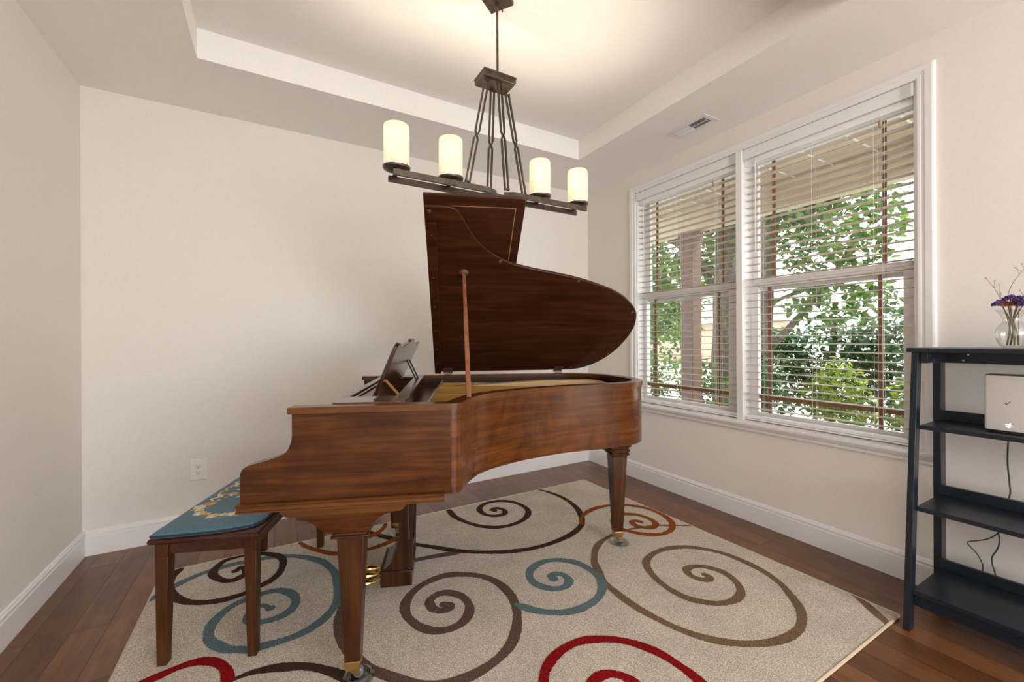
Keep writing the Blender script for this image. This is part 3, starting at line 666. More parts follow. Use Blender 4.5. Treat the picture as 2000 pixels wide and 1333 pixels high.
bm = new_bm(); strip(bm, fl[::-1], .0, -.07, .93, .99, zf[::-1]); P('plate_flange', bm, M['goldlight'], plate, bevel=.012, seg=3)
bm = new_bm(); box(bm, (-.49,1.5755,.930), (-.105,2.7515,.945)); P('pin_block', bm, M['rail'], plate)
# music shelf and desk
bm = new_bm()
z0, z1 = 1.010, 1.0235
nl = [(-.163,1.581),(-.405,1.581),(-.418,1.586),(-.427,1.598),(-.429,1.748),(-.163,1.748)]
prism(bm, nl, 2, z0, z1)
prism(bm, [(-.163,2.632),(-.429,2.632),(-.429,2.73),(-.42,2.743),(-.405,2.748),(-.163,2.748)], 2, z0, z1)
box(bm, (-.217,1.7485,z0), (-.163,2.6315,z1)); box(bm, (-.429,1.7485,z0), (-.397,2.6315,z1))
box(bm, (-.382,1.7485,z0), (-.372,2.6315,z1-.003))
ms = P('music_shelf', bm, M['shelfwood'], bevel=.0025)
bm = new_bm(); box(bm, (-.357,1.7485,z0), (-.318,2.6315,z1-.004)); P('shelf_slat', bm, M['rail'], ms, bevel=.002)
lean = radians(24.5); kc = 2.205
half = [(-.50,.0),(-.562,.195),(-.559,.212),(-.545,.225),(-.515,.232),(-.48,.228),(-.45,.219),(-.41,.2115),(-.36,.212),(-.30,.220),(-.22,.230),(-.15,.235),
        (-.11,.2355),(-.10,.243),(-.085,.248),(-.05,.249),(-.03,.2435),(0,.242)]
prof = half + [(-x, h) for x, h in reversed(half[:-1])]
bm = new_bm(); th = .015
A_ = []
for side in (0, 1):
    ring = []
    for x, h in prof:
        a = -.287 + h*sin(lean) - (th*cos(lean) if side else 0); z = 1.026 + h*cos(lean) + (th*sin(lean) if side else 0)
        ring.append(bm.verts.new((a, kc+x, z)))
    A_.append(ring)
bm.faces.new(A_[0]); bm.faces.new(A_[1][::-1])
for i in range(len(prof)):
    j = (i+1) % len(prof); bm.faces.new((A_[0][i], A_[1][i], A_[1][j], A_[0][j]))
P('music_desk', bm, M['desk'], bevel=.002)
bm = new_bm()
for k in (1.765, 1.795): bar(bm, (-.212,k,1.0255), (-.262,k,1.084), .003, .005)
bar(bm, (-.262,1.765,1.084), (-.262,1.795,1.084), .003, .005)
P('desk_prop', bm, M['oldbrass'])
bm = new_bm()
for k in (2.40, 2.53): bar(bm, (-.188,k,1.0255), (-.238,k,1.134), .005, .008)
bar(bm, (-.238,2.40,1.134), (-.238,2.53,1.134), .005, .008); bar(bm, (-.188,2.40,1.027), (-.188,2.53,1.027), .007, .007)
P('desk_prop', bm, M['iron'])
# ---- legs
def piano_leg(a, k, tail=False):
    bm = new_bm()
    frustum(bm, (a,k,.548), (.0455,.0455), (a,k,.090), (.0265,.0265))
    if not tail:
        frustum(bm, (a,k,.5485), (.048,.048), (a,k,.553), (.060,.056)); frustum(bm, (a,k,.5535), (.064,.060), (a,k,.5615), (.064,.060)); frustum(bm, (a,k,.562), (.058,.054), (a,k,.570), (.056,.052))
    else:
        for z, h in ((.549,.049),(.556,.058),(.566,.054),(.578,.060),(.592,.056),(.607,.066),(.624,.074),(.642,.083)):
            frustum(bm, (a,k,z), (h*.94,h*.94), (a,k,z+.0125), (h,h))
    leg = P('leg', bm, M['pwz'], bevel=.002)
    bm = new_bm(); frustum(bm, (a,k,.0895), (.0275,.0275), (a,k,.060), (.0245,.0245)); frustum(bm, (a,k,.094), (.0280,.0280), (a,k,.0895), (.0287,.0287))
    P('ferrule', bm, M['brass'], leg, bevel=.001)
    bm = new_bm()
    frustum(bm, (a,k,.060), (.017,.017), (a+.008,k,.052), (.014,.0165))
    box(bm, (a+.004,k-.0165,.034), (a+.024,k-.0130,.0525)); box(bm, (a+.004,k+.0130,.034), (a+.024,k+.0165,.0525))
    P('caster_fork', bm, M['oldbrass'], leg, bevel=.001)
    bm = new_bm()
    lathe(bm, [(0,-.0115),(.015,-.0115),(.018,-.0085),(.018,.0085),(.015,.0115),(0,.0115)], 20)
    bmesh.ops.rotate(bm, verts=bm.verts, cent=(0,0,0), matrix=Matrix.Rotation(pi/2, 3, 'X'))
    bmesh.ops.translate(bm, verts=bm.verts, vec=(a+.016,k,.0392))
    P('caster_wheel', bm, M['wheel'], leg)
    return leg
LEGS = [(-.352,1.590,False), (-.345,2.735,False), (.998,2.40,True)]
for l in LEGS: piano_leg(*l)
brk = [(-.529,.6365),(-.529,.624),(-.512,.6225),(-.494,.618),(-.474,.606),(-.455,.590),(-.436,.576),(-.418,.5705),(-.288,.5705),(-.281,.583),(-.270,.600),(-.254,.615),(-.232,.627),(-.205,.634),(-.176,.6365)]
for ka, kb in ((1.540,1.585),(2.74,2.785)):
    bm = new_bm(); prism(bm, brk, 1, ka, kb); P('leg_bracket', bm, M['pw'], bevel=.001)
bm = new_bm()
for i, (z, e) in enumerate(((.655,.0),(.664,.012),(.674,.006),(.682,.018))):
    box(bm, (.905-e*.4,2.275-e,z), (1.058+e,2.56+e,z+.0085))
P('tail_bracket', bm, M['dark'], bevel=.002)
bm = new_bm(); lathe(bm, [(0,.0),(.012,.0),(.016,-.008),(.012,-.02),(0,-.024)], 14, (.80,2.09,.692)); P('lid_stay_knob', bm, M['iron'])
# ---- lyre
side = [(-.246,.638),(-.200,.638),(-.200,.285),(-.193,.265),(-.186,.235),(-.186,.205),(-.194,.180),(-.205,.165),(-.200,.152),(-.190,.146),(-.190,.074),(-.330,.074),(-.330,.140),
        (-.322,.150),(-.305,.160),(-.286,.176),(-.270,.198),(-.258,.225),(-.250,.262),(-.246,.290)]
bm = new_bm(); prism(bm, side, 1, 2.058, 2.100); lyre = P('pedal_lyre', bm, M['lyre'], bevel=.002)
bm = new_bm(); prism(bm, side, 1, 2.240, 2.282); P('lyre_post', bm, M['lyre'], lyre, bevel=.002)
bm = new_bm(); box(bm, (-.332,2.052,.068), (-.186,2.288,.138)); box(bm, (-.336,2.048,.136), (-.182,2.292,.1455)); P('lyre_box', bm, M['lyre'], lyre, bevel=.003)
bm = new_bm(); box(bm, (-.255,2.101,.60), (-.195,2.239,.637)); P('lyre_crosspiece', bm, M['lyre'], lyre, bevel=.003)
bm = new_bm(); prism(bm, [p_ for p_ in side if p_[1] < .24 and p_[1] > .13], 1, 2.1005, 2.2395); P('lyre_base_block', bm, M['lyre'], lyre)
bm = new_bm(); box(bm, (-.245,2.101,.27), (-.20,2.239,.30)); P('lyre_crosspiece', bm, M['lyre'], lyre, bevel=.003)
for k in (2.135, 2.205):
    bm = new_bm(); tube(bm, [(-.222,k,.145), (-.222,k,.637)], .006, 10); P('pedal_rod', bm, M['brass'], lyre)
for k in (2.07, 2.27):
    bm = new_bm(); bar(bm, (-.192,k,.145), (-.180,k,.667), .014, .014); P('lyre_brace', bm, M['dark'], lyre)
for k in (2.105, 2.170, 2.235):
    bm = new_bm()
    tube(bm, catmull([(-.325,k,.105),(-.345,k,.088),(-.365,k,.072),(-.392,k,.068),(-.420,k,.070),(-.436,k,.062)], 4),
         [.013,.0135,.014,.0135,.013,.0125,.012,.0115,.011,.011,.011,.012,.0135,.0155,.018,.0195,.0205,.020,.018,.012,.005], 10)
    bmesh.ops.scale(bm, verts=bm.verts, vec=(1,1.1,.75), space=Matrix.Translation((0,-k,-.08)))
    P('pedal', bm, M['brass'], lyre)
bm = new_bm(); box(bm, (-.337,2.066,.075), (-.333,2.276,.150)); P('pedal_plate', bm, M['brass'], lyre, bevel=.001)
# ---- lid
LP = radians(38); hk, hz = 2.800, 1.036
def LPt(a, t, n=0.0): return (a, hk - t*cos(LP) + n*sin(LP), hz + t*sin(LP) + n*cos(LP))
def lidslab(bm, pts, n0, n1):
    A = [bm.verts.new(LPt(a, t, n0)) for a, t in pts]; B = [bm.verts.new(LPt(a, t, n1)) for a, t in pts]
    bm.faces.new(A); bm.faces.new(B[::-1]); m_ = len(pts)
    for i in range(m_): bm.faces.new((A[i], B[i], B[(i+1) % m_], A[(i+1) % m_]))
c1 = [(v.x, v.y) for v in catmull([(-.047,1.272,0),(.004,1.269,0),(.037,1.252,0),(.061,1.214,0),(.086,1.166,0),(.123,1.103,0),(.17,1.05,0),(.232,1.0,0),(.306,.96,0),(.402,.930,0),
      (.527,.901,0),(.66,.868,0),(.80,.819,0),(.923,.762,0),(1.02,.69,0),(1.087,.611,0),(1.115,.54,0),(1.129,.455,0),(1.119,.346,0),(1.08,.214,0),(1.007,.10,0),(.917,.030,0),(.83,.002,0)], 4)]
lidpts = [(-.092,0),(-.107,1.271)] + c1
bm = new_bm(); lidslab(bm, lidpts, 0, .018); lid = P('lid', bm, M['lid'], bevel=.006, seg=3)
bm = new_bm()
fp = [(-.095,.0),(-.109,1.312)] + [(.318,1.312),(.330,1.308),(.335,1.296)] + [(.335,.0)]
lidslab(bm, fp, .024, .042); flap = P('front_lid_flap', bm, M['lid'], lid, bevel=.005, seg=3)
bm = new_bm()
lidslab(bm, [(-.085,1.262),(.294,1.262),(.294,.3),(.2905,.3),(.2905,1.2585),(-.085,1.2585)], .0236, .0242)
P('inlay_line', bm, M['inlay'], flap)
bm = new_bm(); lidslab(bm, [(-.097,.004),(-.1035,1.195),(-.056,1.195),(-.056,.004)], -.016, -.0005); bt = P('lid_batten', bm, M['lid'], lid, bevel=.002)
def disc(bm, a, t, n, r, h, seg=14):
    c = [bm.verts.new(LPt(a+r*cos(2*pi*i/seg), t+r*sin(2*pi*i/seg), n)) for i in range(seg)]
    d = [bm.verts.new(LPt(a+.8*r*cos(2*pi*i/seg), t+.8*r*sin(2*pi*i/seg), n-h)) for i in range(seg)]
    bm.faces.new(c[::-1]); bm.faces.new(d)
    for i in range(seg): bm.faces.new((c[i], d[i], d[(i+1) % seg], c[(i+1) % seg]))
for t in (1.13,.87,.655,.45,.27,.12):
    bm = new_bm(); disc(bm, -.078, t, -.0158, .004, .0015, 10); P('batten_screw', bm, M['oldbrass'], bt)
for a, t in ((-.085,1.245),(.247,.972),(.678,.848),(1.065,.60),(1.045,.185)):
    bm = new_bm(); disc(bm, a, t, 0, .009, .006); P('lid_bumper', bm, M['rubber'], lid)
for a in (-.012, .735):
    bm = new_bm(); lidslab(bm, [(a-.03,.006),(a-.03,.045),(a+.03,.045),(a+.03,.006)], -.003, -.0002)
    tube(bm, [(a-.03,2.799,1.031), (a+.03,2.799,1.031)], .006, 10); box(bm, (a-.02,2.752,1.0197), (a+.02,2.795,1.0225))
    P('lid_hinge', bm, M['rubber'], lid)
top = Vector(LPt(.0715,.892,-.012)); bot = Vector((.072,1.592,1.0197)); bot = Vector((.074,1.66,1.0196))
bm = new_bm(); bar(bm, bot, bot+(top-bot)*.62, .019, .019, up=(1,0,0)); bar(bm, bot+(top-bot)*.62, top, .0185, .0165, up=(1,0,0)); P('prop_stick', bm, M['stick'], bevel=.0025)
bm = new_bm(); disc(bm, .0715, .892, -.0002, .024, .008, 20); disc(bm, .0715, .892, -.0082, .0185, .005, 20); P('prop_cup', bm, M['rubber'], lid)

# caster cups
for (a, k, t_), lab in zip(LEGS, ('clear glass caster cup under the front leg nearest the camera', 'clear glass caster cup under the bass-side piano leg behind the pedals', 'clear glass caster cup under the tail leg near the orange spiral')):
    bm = new_bm()
    lathe(bm, [(0,.0),(.052,.0),(.056,.003),(.055,.008),(.046,.0115),(.040,.018),(.036,.019),(.031,.009),(.026,.0058),(0,.0055)], 32)
    o = obj('caster_cup', bm, M['cup']); w_ = W(a+.016, k); o.location = (w_.x, w_.y, RZ+.0004)
    tag(o, lab, 'caster cup', 'glass caster cups under the piano')
# ------------------------------------------------------------------ bench
ba0, bk0 = -.93, 2.208
bench = thing('piano_bench', 'dark mahogany piano bench with tapered legs, pushed under the keyboard end', 'bench', W(ba0, bk0, 0), -PH)
BO = (-ba0, -bk0, 0)
def B(name, bm, m, parent=None, **k): return obj(name, bm, m, parent or bench, BO, **k)
bm = new_bm()
def rect(a0,k0,a1,k1): return [(a0,k0),(a1,k0),(a1,k1),(a0,k1)]
def loft(bm, levels):
    rings = [[bm.verts.new((p[0], p[1], z)) for p in rect(*r)] for r, z in levels]
    bm.faces.new(rings[0][::-1]); bm.faces.new(rings[-1])
    for a, b in zip(rings, rings[1:]):
        for i in range(4): bm.faces.new((a[i], a[(i+1) % 4], b[(i+1) % 4], b[i]))
T0 = (-1.112,1.722,-.728,2.668)
def ins(d): return (T0[0]+d, T0[1]+d, T0[2]-d, T0[3]-d)
loft(bm, [(ins(.014),.490),(ins(.006),.492),(ins(.001),.498),(ins(0),.504),(ins(.003),.511),(ins(.010),.514)])
B('bench_top', bm, M['benchx'], sharp=.9)
for (x0,y0,x1,y1) in ((-1.085,1.768,-.775,1.786),(-1.085,2.631,-.775,2.649),(-1.098,1.79,-1.080,2.63),(-.782,1.79,-.764,2.63)):
    bm = new_bm(); box(bm, (x0,y0,.436), (x1,y1,.490)); B('apron', bm, M['benchx'], bevel=.0015)
for a, sx in ((-1.086,-1),(-.775,1)):
    for k, sy in ((1.781,-1),(2.637,1)):
        bm = new_bm()
        h0, h1 = .0225, .0165
        frustum(bm, (a,k,.490), (h0,h0), (a,k,.43), (h0,h0))
        frustum(bm, (a,k,.43), (h0,h0), (a-sx*(h0-h1)*-.6,k-sy*(h0-h1)*-.6,RZ+.0003), (h1,h1))
        B('leg', bm, M['bench'], bevel=.002)
# cushion rests on the bench
cush = thing('seat_cushion', 'teal seat cushion with embroidered flowers lying on the piano bench', 'cushion', W(ba0, bk0, .5145), -PH)
CO_ = (-ba0, -bk0, -.5025)
cpoly = [(-1.104,1.720),(-.85,1.738),(-.744,1.785),(-.744,2.60),(-1.106,2.60)]
cs = []
for i, rad in enumerate((.016,.09,.055,.03,.03)):
    c_, a_, b_ = Vector(cpoly[i]), Vector(cpoly[i-1]), Vector(cpoly[(i+1) % 5]); da = (a_-c_).normalized(); db = (b_-c_).normalized()
    cs += [Vector((*(c_+da*rad*(1-t)**2+db*rad*t**2), 0)) for t in (0,.2,.4,.6,.8,1)]
cs2 = []
for i, p in enumerate(cs):               # even out the long sides
    nx = cs[(i+1) % len(cs)]; n_ = max(1, int((nx-p).length/.05)); cs2 += [p.lerp(nx, j/n_) for j in range(n_)]
cs = cs2
bm = new_bm()
cen = Vector((sum(p.x for p in cs)/len(cs), sum(p.y for p in cs)/len(cs), 0))
rings = []
for f, z in ((.985,.5028),(1.0,.508),(1.0,.513),(.985,.5185),(.96,.5215),(.90,.5235),(.75,.5245),(.5,.525),(.25,.525)):
    rings.append([bm.verts.new((cen.x+(p.x-cen.x)*f, cen.y+(p.y-cen.y)*(1-(1-f)*.5), z)) for p in cs])
for a, b in zip(rings, rings[1:]):
    for i in range(len(cs)):
        bm.faces.new((a[i], a[(i+1) % len(cs)], b[(i+1) % len(cs)], b[i]))
bm.faces.new(rings[0][::-1]); bm.faces.new(rings[-1])
cb = obj('cushion_body', bm, M['teal'], cush, CO_)
bm = new_bm(); tube(bm, [(p.x, p.y, .5105) for p in cs], .0042, 8, closed=True); obj('piping', bm, M['pipe'], cush, CO_)
# embroidery
bm = new_bm()
ZC = .5252
def petal(a, k, r, ang, mi, el=1.5, z=ZC):
    n = 10; c = Vector((a+cos(ang)*r*el*.8, k+sin(ang)*r*el*.8, z+.0012))
    cv = bm.verts.new(c); ring = []
    for i in range(n):
        t = 2*pi*i/n; u, v = cos(t)*r*el, sin(t)*r
        ring.append(bm.verts.new((c.x+u*cos(ang)-v*sin(ang), c.y+u*sin(ang)+v*cos(ang), z-.0006)))
    for i in range(n): bm.faces.new((cv, ring[i], ring[(i+1) % n])).material_index = mi
def flower(a, k, r, mi, mc, n=6):
    o = random.random()*2
    for i in range(n): petal(a, k, r*.48, o+2*pi*i/n, mi, 1.25)
    petal(a, k, r*.40, 0, mc, 1.0, ZC+.0012)
def scroll(pts, w, mi):
    Pc = catmull([(x,y,0) for x,y in pts], 6); n = len(Pc); l = []
    for i, p in enumerate(Pc):
        d = (Pc[min(i+1,n-1)]-Pc[max(i-1,0)]).normalized(); s = Vector((-d.y,d.x,0))*w*(.35+.65*sin(pi*(i+.6)/n))
        l.append((bm.verts.new((p.x+s.x,p.y+s.y,ZC-.0003)), bm.verts.new((p.x,p.y,ZC+.001)), bm.verts.new((p.x-s.x,p.y-s.y,ZC-.0003))))
    for a, b in zip(l, l[1:]):
        bm.faces.new((a[0],a[1],b[1],b[0])).material_index = mi; bm.faces.new((a[1],a[2],b[2],b[1])).material_index = mi
ce = Vector((-.922, 2.165))
for end in (-1, 1):
    # swag of blossoms at each end of the pad
    for i in range(11):
        t = radians(200+140*i/10)
        a = ce.x+.150*cos(t); k = ce.y+end*(.155+.15*abs(sin(t)))
        big = .025 if i % 2 == 0 else .018
        flower(a, k+random.uniform(-.008,.008), big, 0 if i % 3 else (2 if i % 2 else 0), 1 if i % 3 else 0)
        petal(a+random.uniform(-.02,.02), k-end*.02, .006, random.random()*6, 3, 1.8); petal(a+random.uniform(-.02,.02), k+end*.022, .006, random.random()*6, 3 if i % 2 else 1, 1.8)
    for s in (-1, 1):
        flower(ce.x+s*.118, ce.y+end*.165, .026, 2, 1, 7)
        scroll([(ce.x+s*.120, ce.y+end*.135), (ce.x+s*.143, ce.y+end*.11), (ce.x+s*.124, ce.y+end*.085), (ce.x+s*.140, ce.y+end*.055), (ce.x+s*.118, ce.y+end*.06)], .006, 0)
        scroll([(ce.x+s*.125, ce.y+end*.06), (ce.x+s*.150, ce.y+end*.03), (ce.x+s*.132, ce.y+end*.0), (ce.x+s*.142, ce.y-end*.02)], .006, 1)
        scroll([(ce.x+s*.128, ce.y+end*.10), (ce.x+s*.112, ce.y+end*.085), (ce.x+s*.122, ce.y+end*.06), (ce.x+s*.108, ce.y+end*.045)], .004, 0)
        flower(ce.x+s*.078, ce.y+end*.055, .024, 1, 2, 7)
        for j_, t_ in enumerate((2.2, 2.9, 3.6, 4.3)): petal(ce.x+s*(.070+.010*j_), ce.y+end*(.085+.012*j_), .006, t_, (0, 1, 3, 0)[j_], 2.4)
for i in range(9):
    t = i*2.4; r = .018*math.sqrt(i)
    flower(ce.x+r*cos(t)*.9, ce.y+r*sin(t)*1.6, .022, (1, 2, 0)[i % 3], (0, 1, 1)[i % 3], 6)
for i in range(12):
    t = i*2*pi/12; petal(ce.x+.062*cos(t), ce.y+.098*sin(t), .008, t, 3 if i % 2 else 0, 2.2)
for e in (-1, 1): scroll([(ce.x-.03, ce.y+e*.10), (ce.x, ce.y+e*.125), (ce.x+.04, ce.y+e*.115)], .007, 0)
obj('embroidered_flowers', bm, [M['cream'], M['gthread'], M['othread'], M['gnthread']], cush, CO_)

# ------------------------------------------------------------------ chandelier
CX, CY = .9445, 1.777
ch = thing('chandelier', 'bronze linear chandelier with four frosted candle shades hanging from the tray ceiling', 'chandelier', (CX, CY, TZ))
HO = (-CX, -CY, -TZ)
def H(name, bm, m, parent=None, **k): return obj(name, bm, m, parent or ch, HO, **k)
bm = new_bm()
box(bm, (-.063,-.063,2.879), (.063,.063,2.8995))
bmesh.ops.rotate(bm, verts=bm.verts, cent=(0,0,0), matrix=Matrix.Rotation(radians(-55.6), 3, 'Z')); bmesh.ops.translate(bm, verts=bm.verts, vec=(CX-.008,CY-.008,0))
H('canopy', bm, M['bronze'], bevel=.003)
bm = new_bm(); tube(bm, [(CX+.045,CY+.03,2.879),(CX+.045,CY+.03,2.872)], .004, 10); H('canopy_screw', bm, M['brass'])
bm = new_bm(); tube(bm, [(CX,CY,2.879),(CX,CY,2.507)], .0058, 14); lathe(bm, [(0,2.879),(.010,2.879),(.010,2.845),(.0075,2.838),(0,2.838)], 14, (CX,CY,0)); H('hanging_rod', bm, M['bronze'])
bx = .932
bm = new_bm(); box(bm, (bx-.084,CY-.055,2.4765), (bx+.084,CY+.055,2.4985)); box(bm, (bx-.086,CY-.057,2.4985), (bx+.086,CY+.057,2.5075)); H('hub_block', bm, M['bronze'], bevel=.0015)
def link(p0, p1, mid=.56):
    p0, p1 = Vector(p0), Vector(p1); d = p1-p0
    s = Vector((1,0,0)); s = (s-d.normalized()*s.dot(d.normalized())).normalized()
    m = p0+d*mid; g = .0095
    bm = new_bm()
    for e in (-1, 1):
        bar(bm, p0+s*e*g, p0+d*(mid-.035)+s*e*g, .0065, .011, up=(0,1,0)); bar(bm, p0+d*(mid-.037)+s*e*g, m+s*e*.002, .0060, .010, up=(0,1,0))
        bar(bm, m+s*e*.002, p0+d*(mid+.037)+s*e*g, .0060, .010, up=(0,1,0)); bar(bm, p0+d*(mid+.035)+s*e*g, p1+s*e*g, .0065, .011, up=(0,1,0))
    for q in (p0+d*.012, p1-d*.012): bar(bm, q-s*.0135, q+s*.0135, .007, .012, up=(0,1,0))
    tube(bm, [m-Vector((0,.007,0)), m+Vector((0,.007,0))], .0045, 8)
    H('suspension_link', bm, M['bronze'])
yn, yf = CY-.043, CY+.043
link((.874,CY-.03,2.474),(.765,yn,1.962),.55); link((.938,CY-.03,2.474),(.969,yn,1.962),.49)
link((.934,CY+.033,2.474),(.917,yf,1.962),.535); link((1.015,CY+.033,2.474),(1.125,yf,1.962),.47)
for (xe, xb, xc) in ((.432,.880,.922),(1.457,1.009,.967)):
    for y, yc in ((yn, CY-.017), (yf, CY+.017)):
        bm = new_bm(); bar(bm, (xe,y,1.947), (xb,y,1.947), .012, .026); bar(bm, (xb-(xc-xb)*.05,y,1.947), (xc,yc,1.947), .012, .026)
        H('beam', bm, M['bronze'], bevel=.0012)
bm = new_bm()
for x in (.922, .967): box(bm, (x-.006,CY-.03,1.9345), (x+.006,CY+.03,1.9455))
for y in (-.017, .017): box(bm, (.905,CY+y-.006,1.9345), (.985,CY+y+.006,1.9455))
H('centre_joint', bm, M['bronze'], bevel=.001)
SH = [.457, .702, 1.187, 1.432]
for x in SH:
    bm = new_bm(); lathe(bm, [(0,1.960),(.014,1.960),(.014,1.964),(.036,1.968),(.054,1.975),(.0575,1.981),(.0575,1.985),(.050,1.9865),(.046,1.990),(0,1.990)], 40, (x,CY,0))
    box(bm, (x-.009,yn-.004,1.9575), (x+.009,yf+.004,1.9625)); cupo = H('shade_cup', bm, M['bronze'])
    bm = new_bm(); lathe(bm, [(0,1.990),(.013,1.990),(.013,2.035),(.011,2.038),(0,2.038)], 16, (x,CY,0)); H('socket', bm, M['plastic_white'], cupo)
    bm = new_bm(); lathe(bm, [(.0485,1.9905),(.0525,1.9945),(.0535,2.0),(.0535,2.150),(.0522,2.1585),(.0495,2.161),(.0470,2.1585),(.0490,2.150),(.0490,2.0),(.0485,1.9905)], 48, (x,CY,0))
    H('glass_shade', bm, M['shade'])

# ------------------------------------------------------------------ ladder shelf
sx, sy = 2.58, .272
sh = thing('ladder_shelf', 'black ladder-style shelf unit standing against the right wall', 'shelf', (sx, sy, 0))
SO = (-sx, -sy, 0)
def S(name, bm, m=None, parent=None, **k): return obj(name, bm, m or M['black'], parent or sh, SO, **k)
YL, YR = .719, -.175
for y0, y1 in ((YL-.022,YL),(YR,YR+.022)):
    bm = new_bm(); prism(bm, [(2.334,.001),(2.386,.001),(2.492,1.1855),(2.445,1.1855)], 1, y0, y1); S('front_leg', bm, bevel=.0015)
for y0, y1 in ((YL-.025,YL+.003),(YR-.003,YR+.025)):
    bm = new_bm(); box(bm, (2.712,y0,.001), (2.772,y1,1.1855)); S('back_leg', bm, bevel=.0015)
bm = new_bm(); box(bm, (2.428,YR-.012,1.186), (2.80,YL+.012,1.2045)); S('top_board', bm, bevel=.001)
for y0, y1 in ((YL-.048,YL-.026),(YR+.026,YR+.048)):
    bm = new_bm(); box(bm, (2.462,y0,1.138), (2.70,y1,1.1855)); S('side_rail', bm, bevel=.001)
bm = new_bm(); box(bm, (2.690,YR+.026,1.133), (2.711,YL-.0265,1.1855)); S('back_rail', bm, bevel=.001)
for (x, z) in ((2.495,1.170),(2.535,1.150)):
    bm = new_bm(); tube(bm, [(x,YL-.049,z),(x,YL-.0475,z)], .004, 8); S('screw', bm, M['screw'])
for (y, z) in ((.60,1.172),(.615,1.146)):
    bm = new_bm(); tube(bm, [(2.690,y,z),(2.6885,y,z)], .004, 8); S('screw', bm, M['screw'])
for xf, z in ((2.455,.866),(2.414,.517),(2.366,.172)):
    bm = new_bm(); box(bm, (xf,YR+.0225,z-.018), (2.711,YL-.0225,z)); s_ = S('shelf_board', bm, bevel=.001)
    bm = new_bm(); box(bm, (2.693,YR+.023,z+.0005), (2.711,YL-.023,z+.046)); S('back_lip', bm, None, s_, bevel=.001)
bm = new_bm(); box(bm, (2.388,YR+.0225,.098), (2.408,YL-.0225,.1535)); S('bottom_apron', bm, bevel=.001)

# router
r = thing('router', 'white box-shaped home internet router with a check mark on the upper shelf board', 'router', (2.575, .442, .8665))
RO_ = (-2.575, -.442, -.8665)
def rsq(x0,y0,x1,y1,rad):
    out = []
    for (cx, cy, a0) in ((x1-rad,y1-rad,0),(x0+rad,y1-rad,90),(x0+rad,y0+rad,180),(x1-rad,y0+rad,270)):
        for i in range(6): t = radians(a0+90*i/5); out.append((cx+rad*cos(t), cy+rad*sin(t)))
    return out
bm = new_bm(); prism(bm, rsq(2.522,.366,2.628,.5185,.008), 2, .877, 1.096); obj('casing', bm, M['router'], r, RO_, bevel=.001)
bm = new_bm(); prism(bm, rsq(2.524,.368,2.626,.5165,.008), 2, 1.0962, 1.0985); obj('top_grille', bm, M['routertop'], r, RO_)
bm = new_bm(); prism(bm, rsq(2.535,.378,2.62,.505,.01), 2, .8667, .877); obj('foot', bm, M['routertop'], r, RO_)
bm = new_bm(); bar(bm, (2.5218,.4625,.9895), (2.5218,.4575,.982), .0012, .0022, up=(0,0,1)); bar(bm, (2.5218,.4578,.9818), (2.5218,.4475,.9955), .0012, .0014, up=(0,0,1))
obj('check_mark', bm, M['slot'], r, RO_)
bm = new_bm()
for i, (y, h) in enumerate(((.4605,.003),(.4565,.0045),(.4525,.006),(.4485,.0085))): box(bm, (2.5215,y-.0012,.9005), (2.523,y+.0012,.9005+h))
prism(bm, [(.4605,.8945),(.4535,.8895),(.4465,.8945),(.4475,.8965),(.4535,.8955),(.4595,.8965)], 0, 2.5215, 2.523)
obj('indicator_lights', bm, M['led'], r, RO_)

# cables
bm = new_bm(); tube(bm, catmull([(2.634,.46,.93),(2.66,.47,.925),(2.685,.478,.935),(2.722,.487,.925),(2.745,.491,.87),(2.755,.497,.78),(2.77,.501,.70),(2.785,.499,.62),(2.79,.500,.55),(2.795,.535,.45),(2.797,.534,.385),(2.80,.531,.341),(2.80,.538,.301),(2.80,.553,.262),(2.80,.553,.231),(2.795,.544,.195),(2.79,.53,.12),(2.80,.50,.05),(2.79,.46,.006)], 6), .0028, 8)
tag(obj('power_cable', bm, M['blackcord']), 'dark cable running from the router down the wall behind the shelf unit', 'cable')
bm = new_bm(); tube(bm, catmull([(2.795,.60,.40),(2.80,.545,.43),(2.80,.53,.395),(2.80,.540,.368),(2.80,.566,.337),(2.80,.594,.318),(2.80,.622,.302),(2.802,.630,.291),(2.802,.623,.279),(2.80,.602,.258),(2.80,.586,.224),(2.797,.581,.198),(2.79,.58,.10),(2.79,.56,.03),(2.77,.52,.006)], 6), .0024, 8)
tag(obj('adapter_cable', bm, M['blackcord']), 'thin dark cable looping left from the wall plate behind the lowest gap of the shelf', 'cable')
wp = thing('wall_outlet', 'white outlet plate on the right wall, half hidden behind the black shelf', 'outlet', (2.826, .63, .418))
bm = new_bm(); box(bm, (2.8205,.588,.361), (2.826,.673,.475)); obj('cover_plate', bm, M['plastic_white'], wp, (-2.826,-.63,-.418), bevel=.002)
bm = new_bm(); box(bm, (2.8185,.614,.438), (2.8206,.646,.462)); box(bm, (2.8185,.614,.408), (2.8206,.646,.432)); obj('receptacle', bm, M['outlet'], wp, (-2.826,-.63,-.418), bevel=.002)

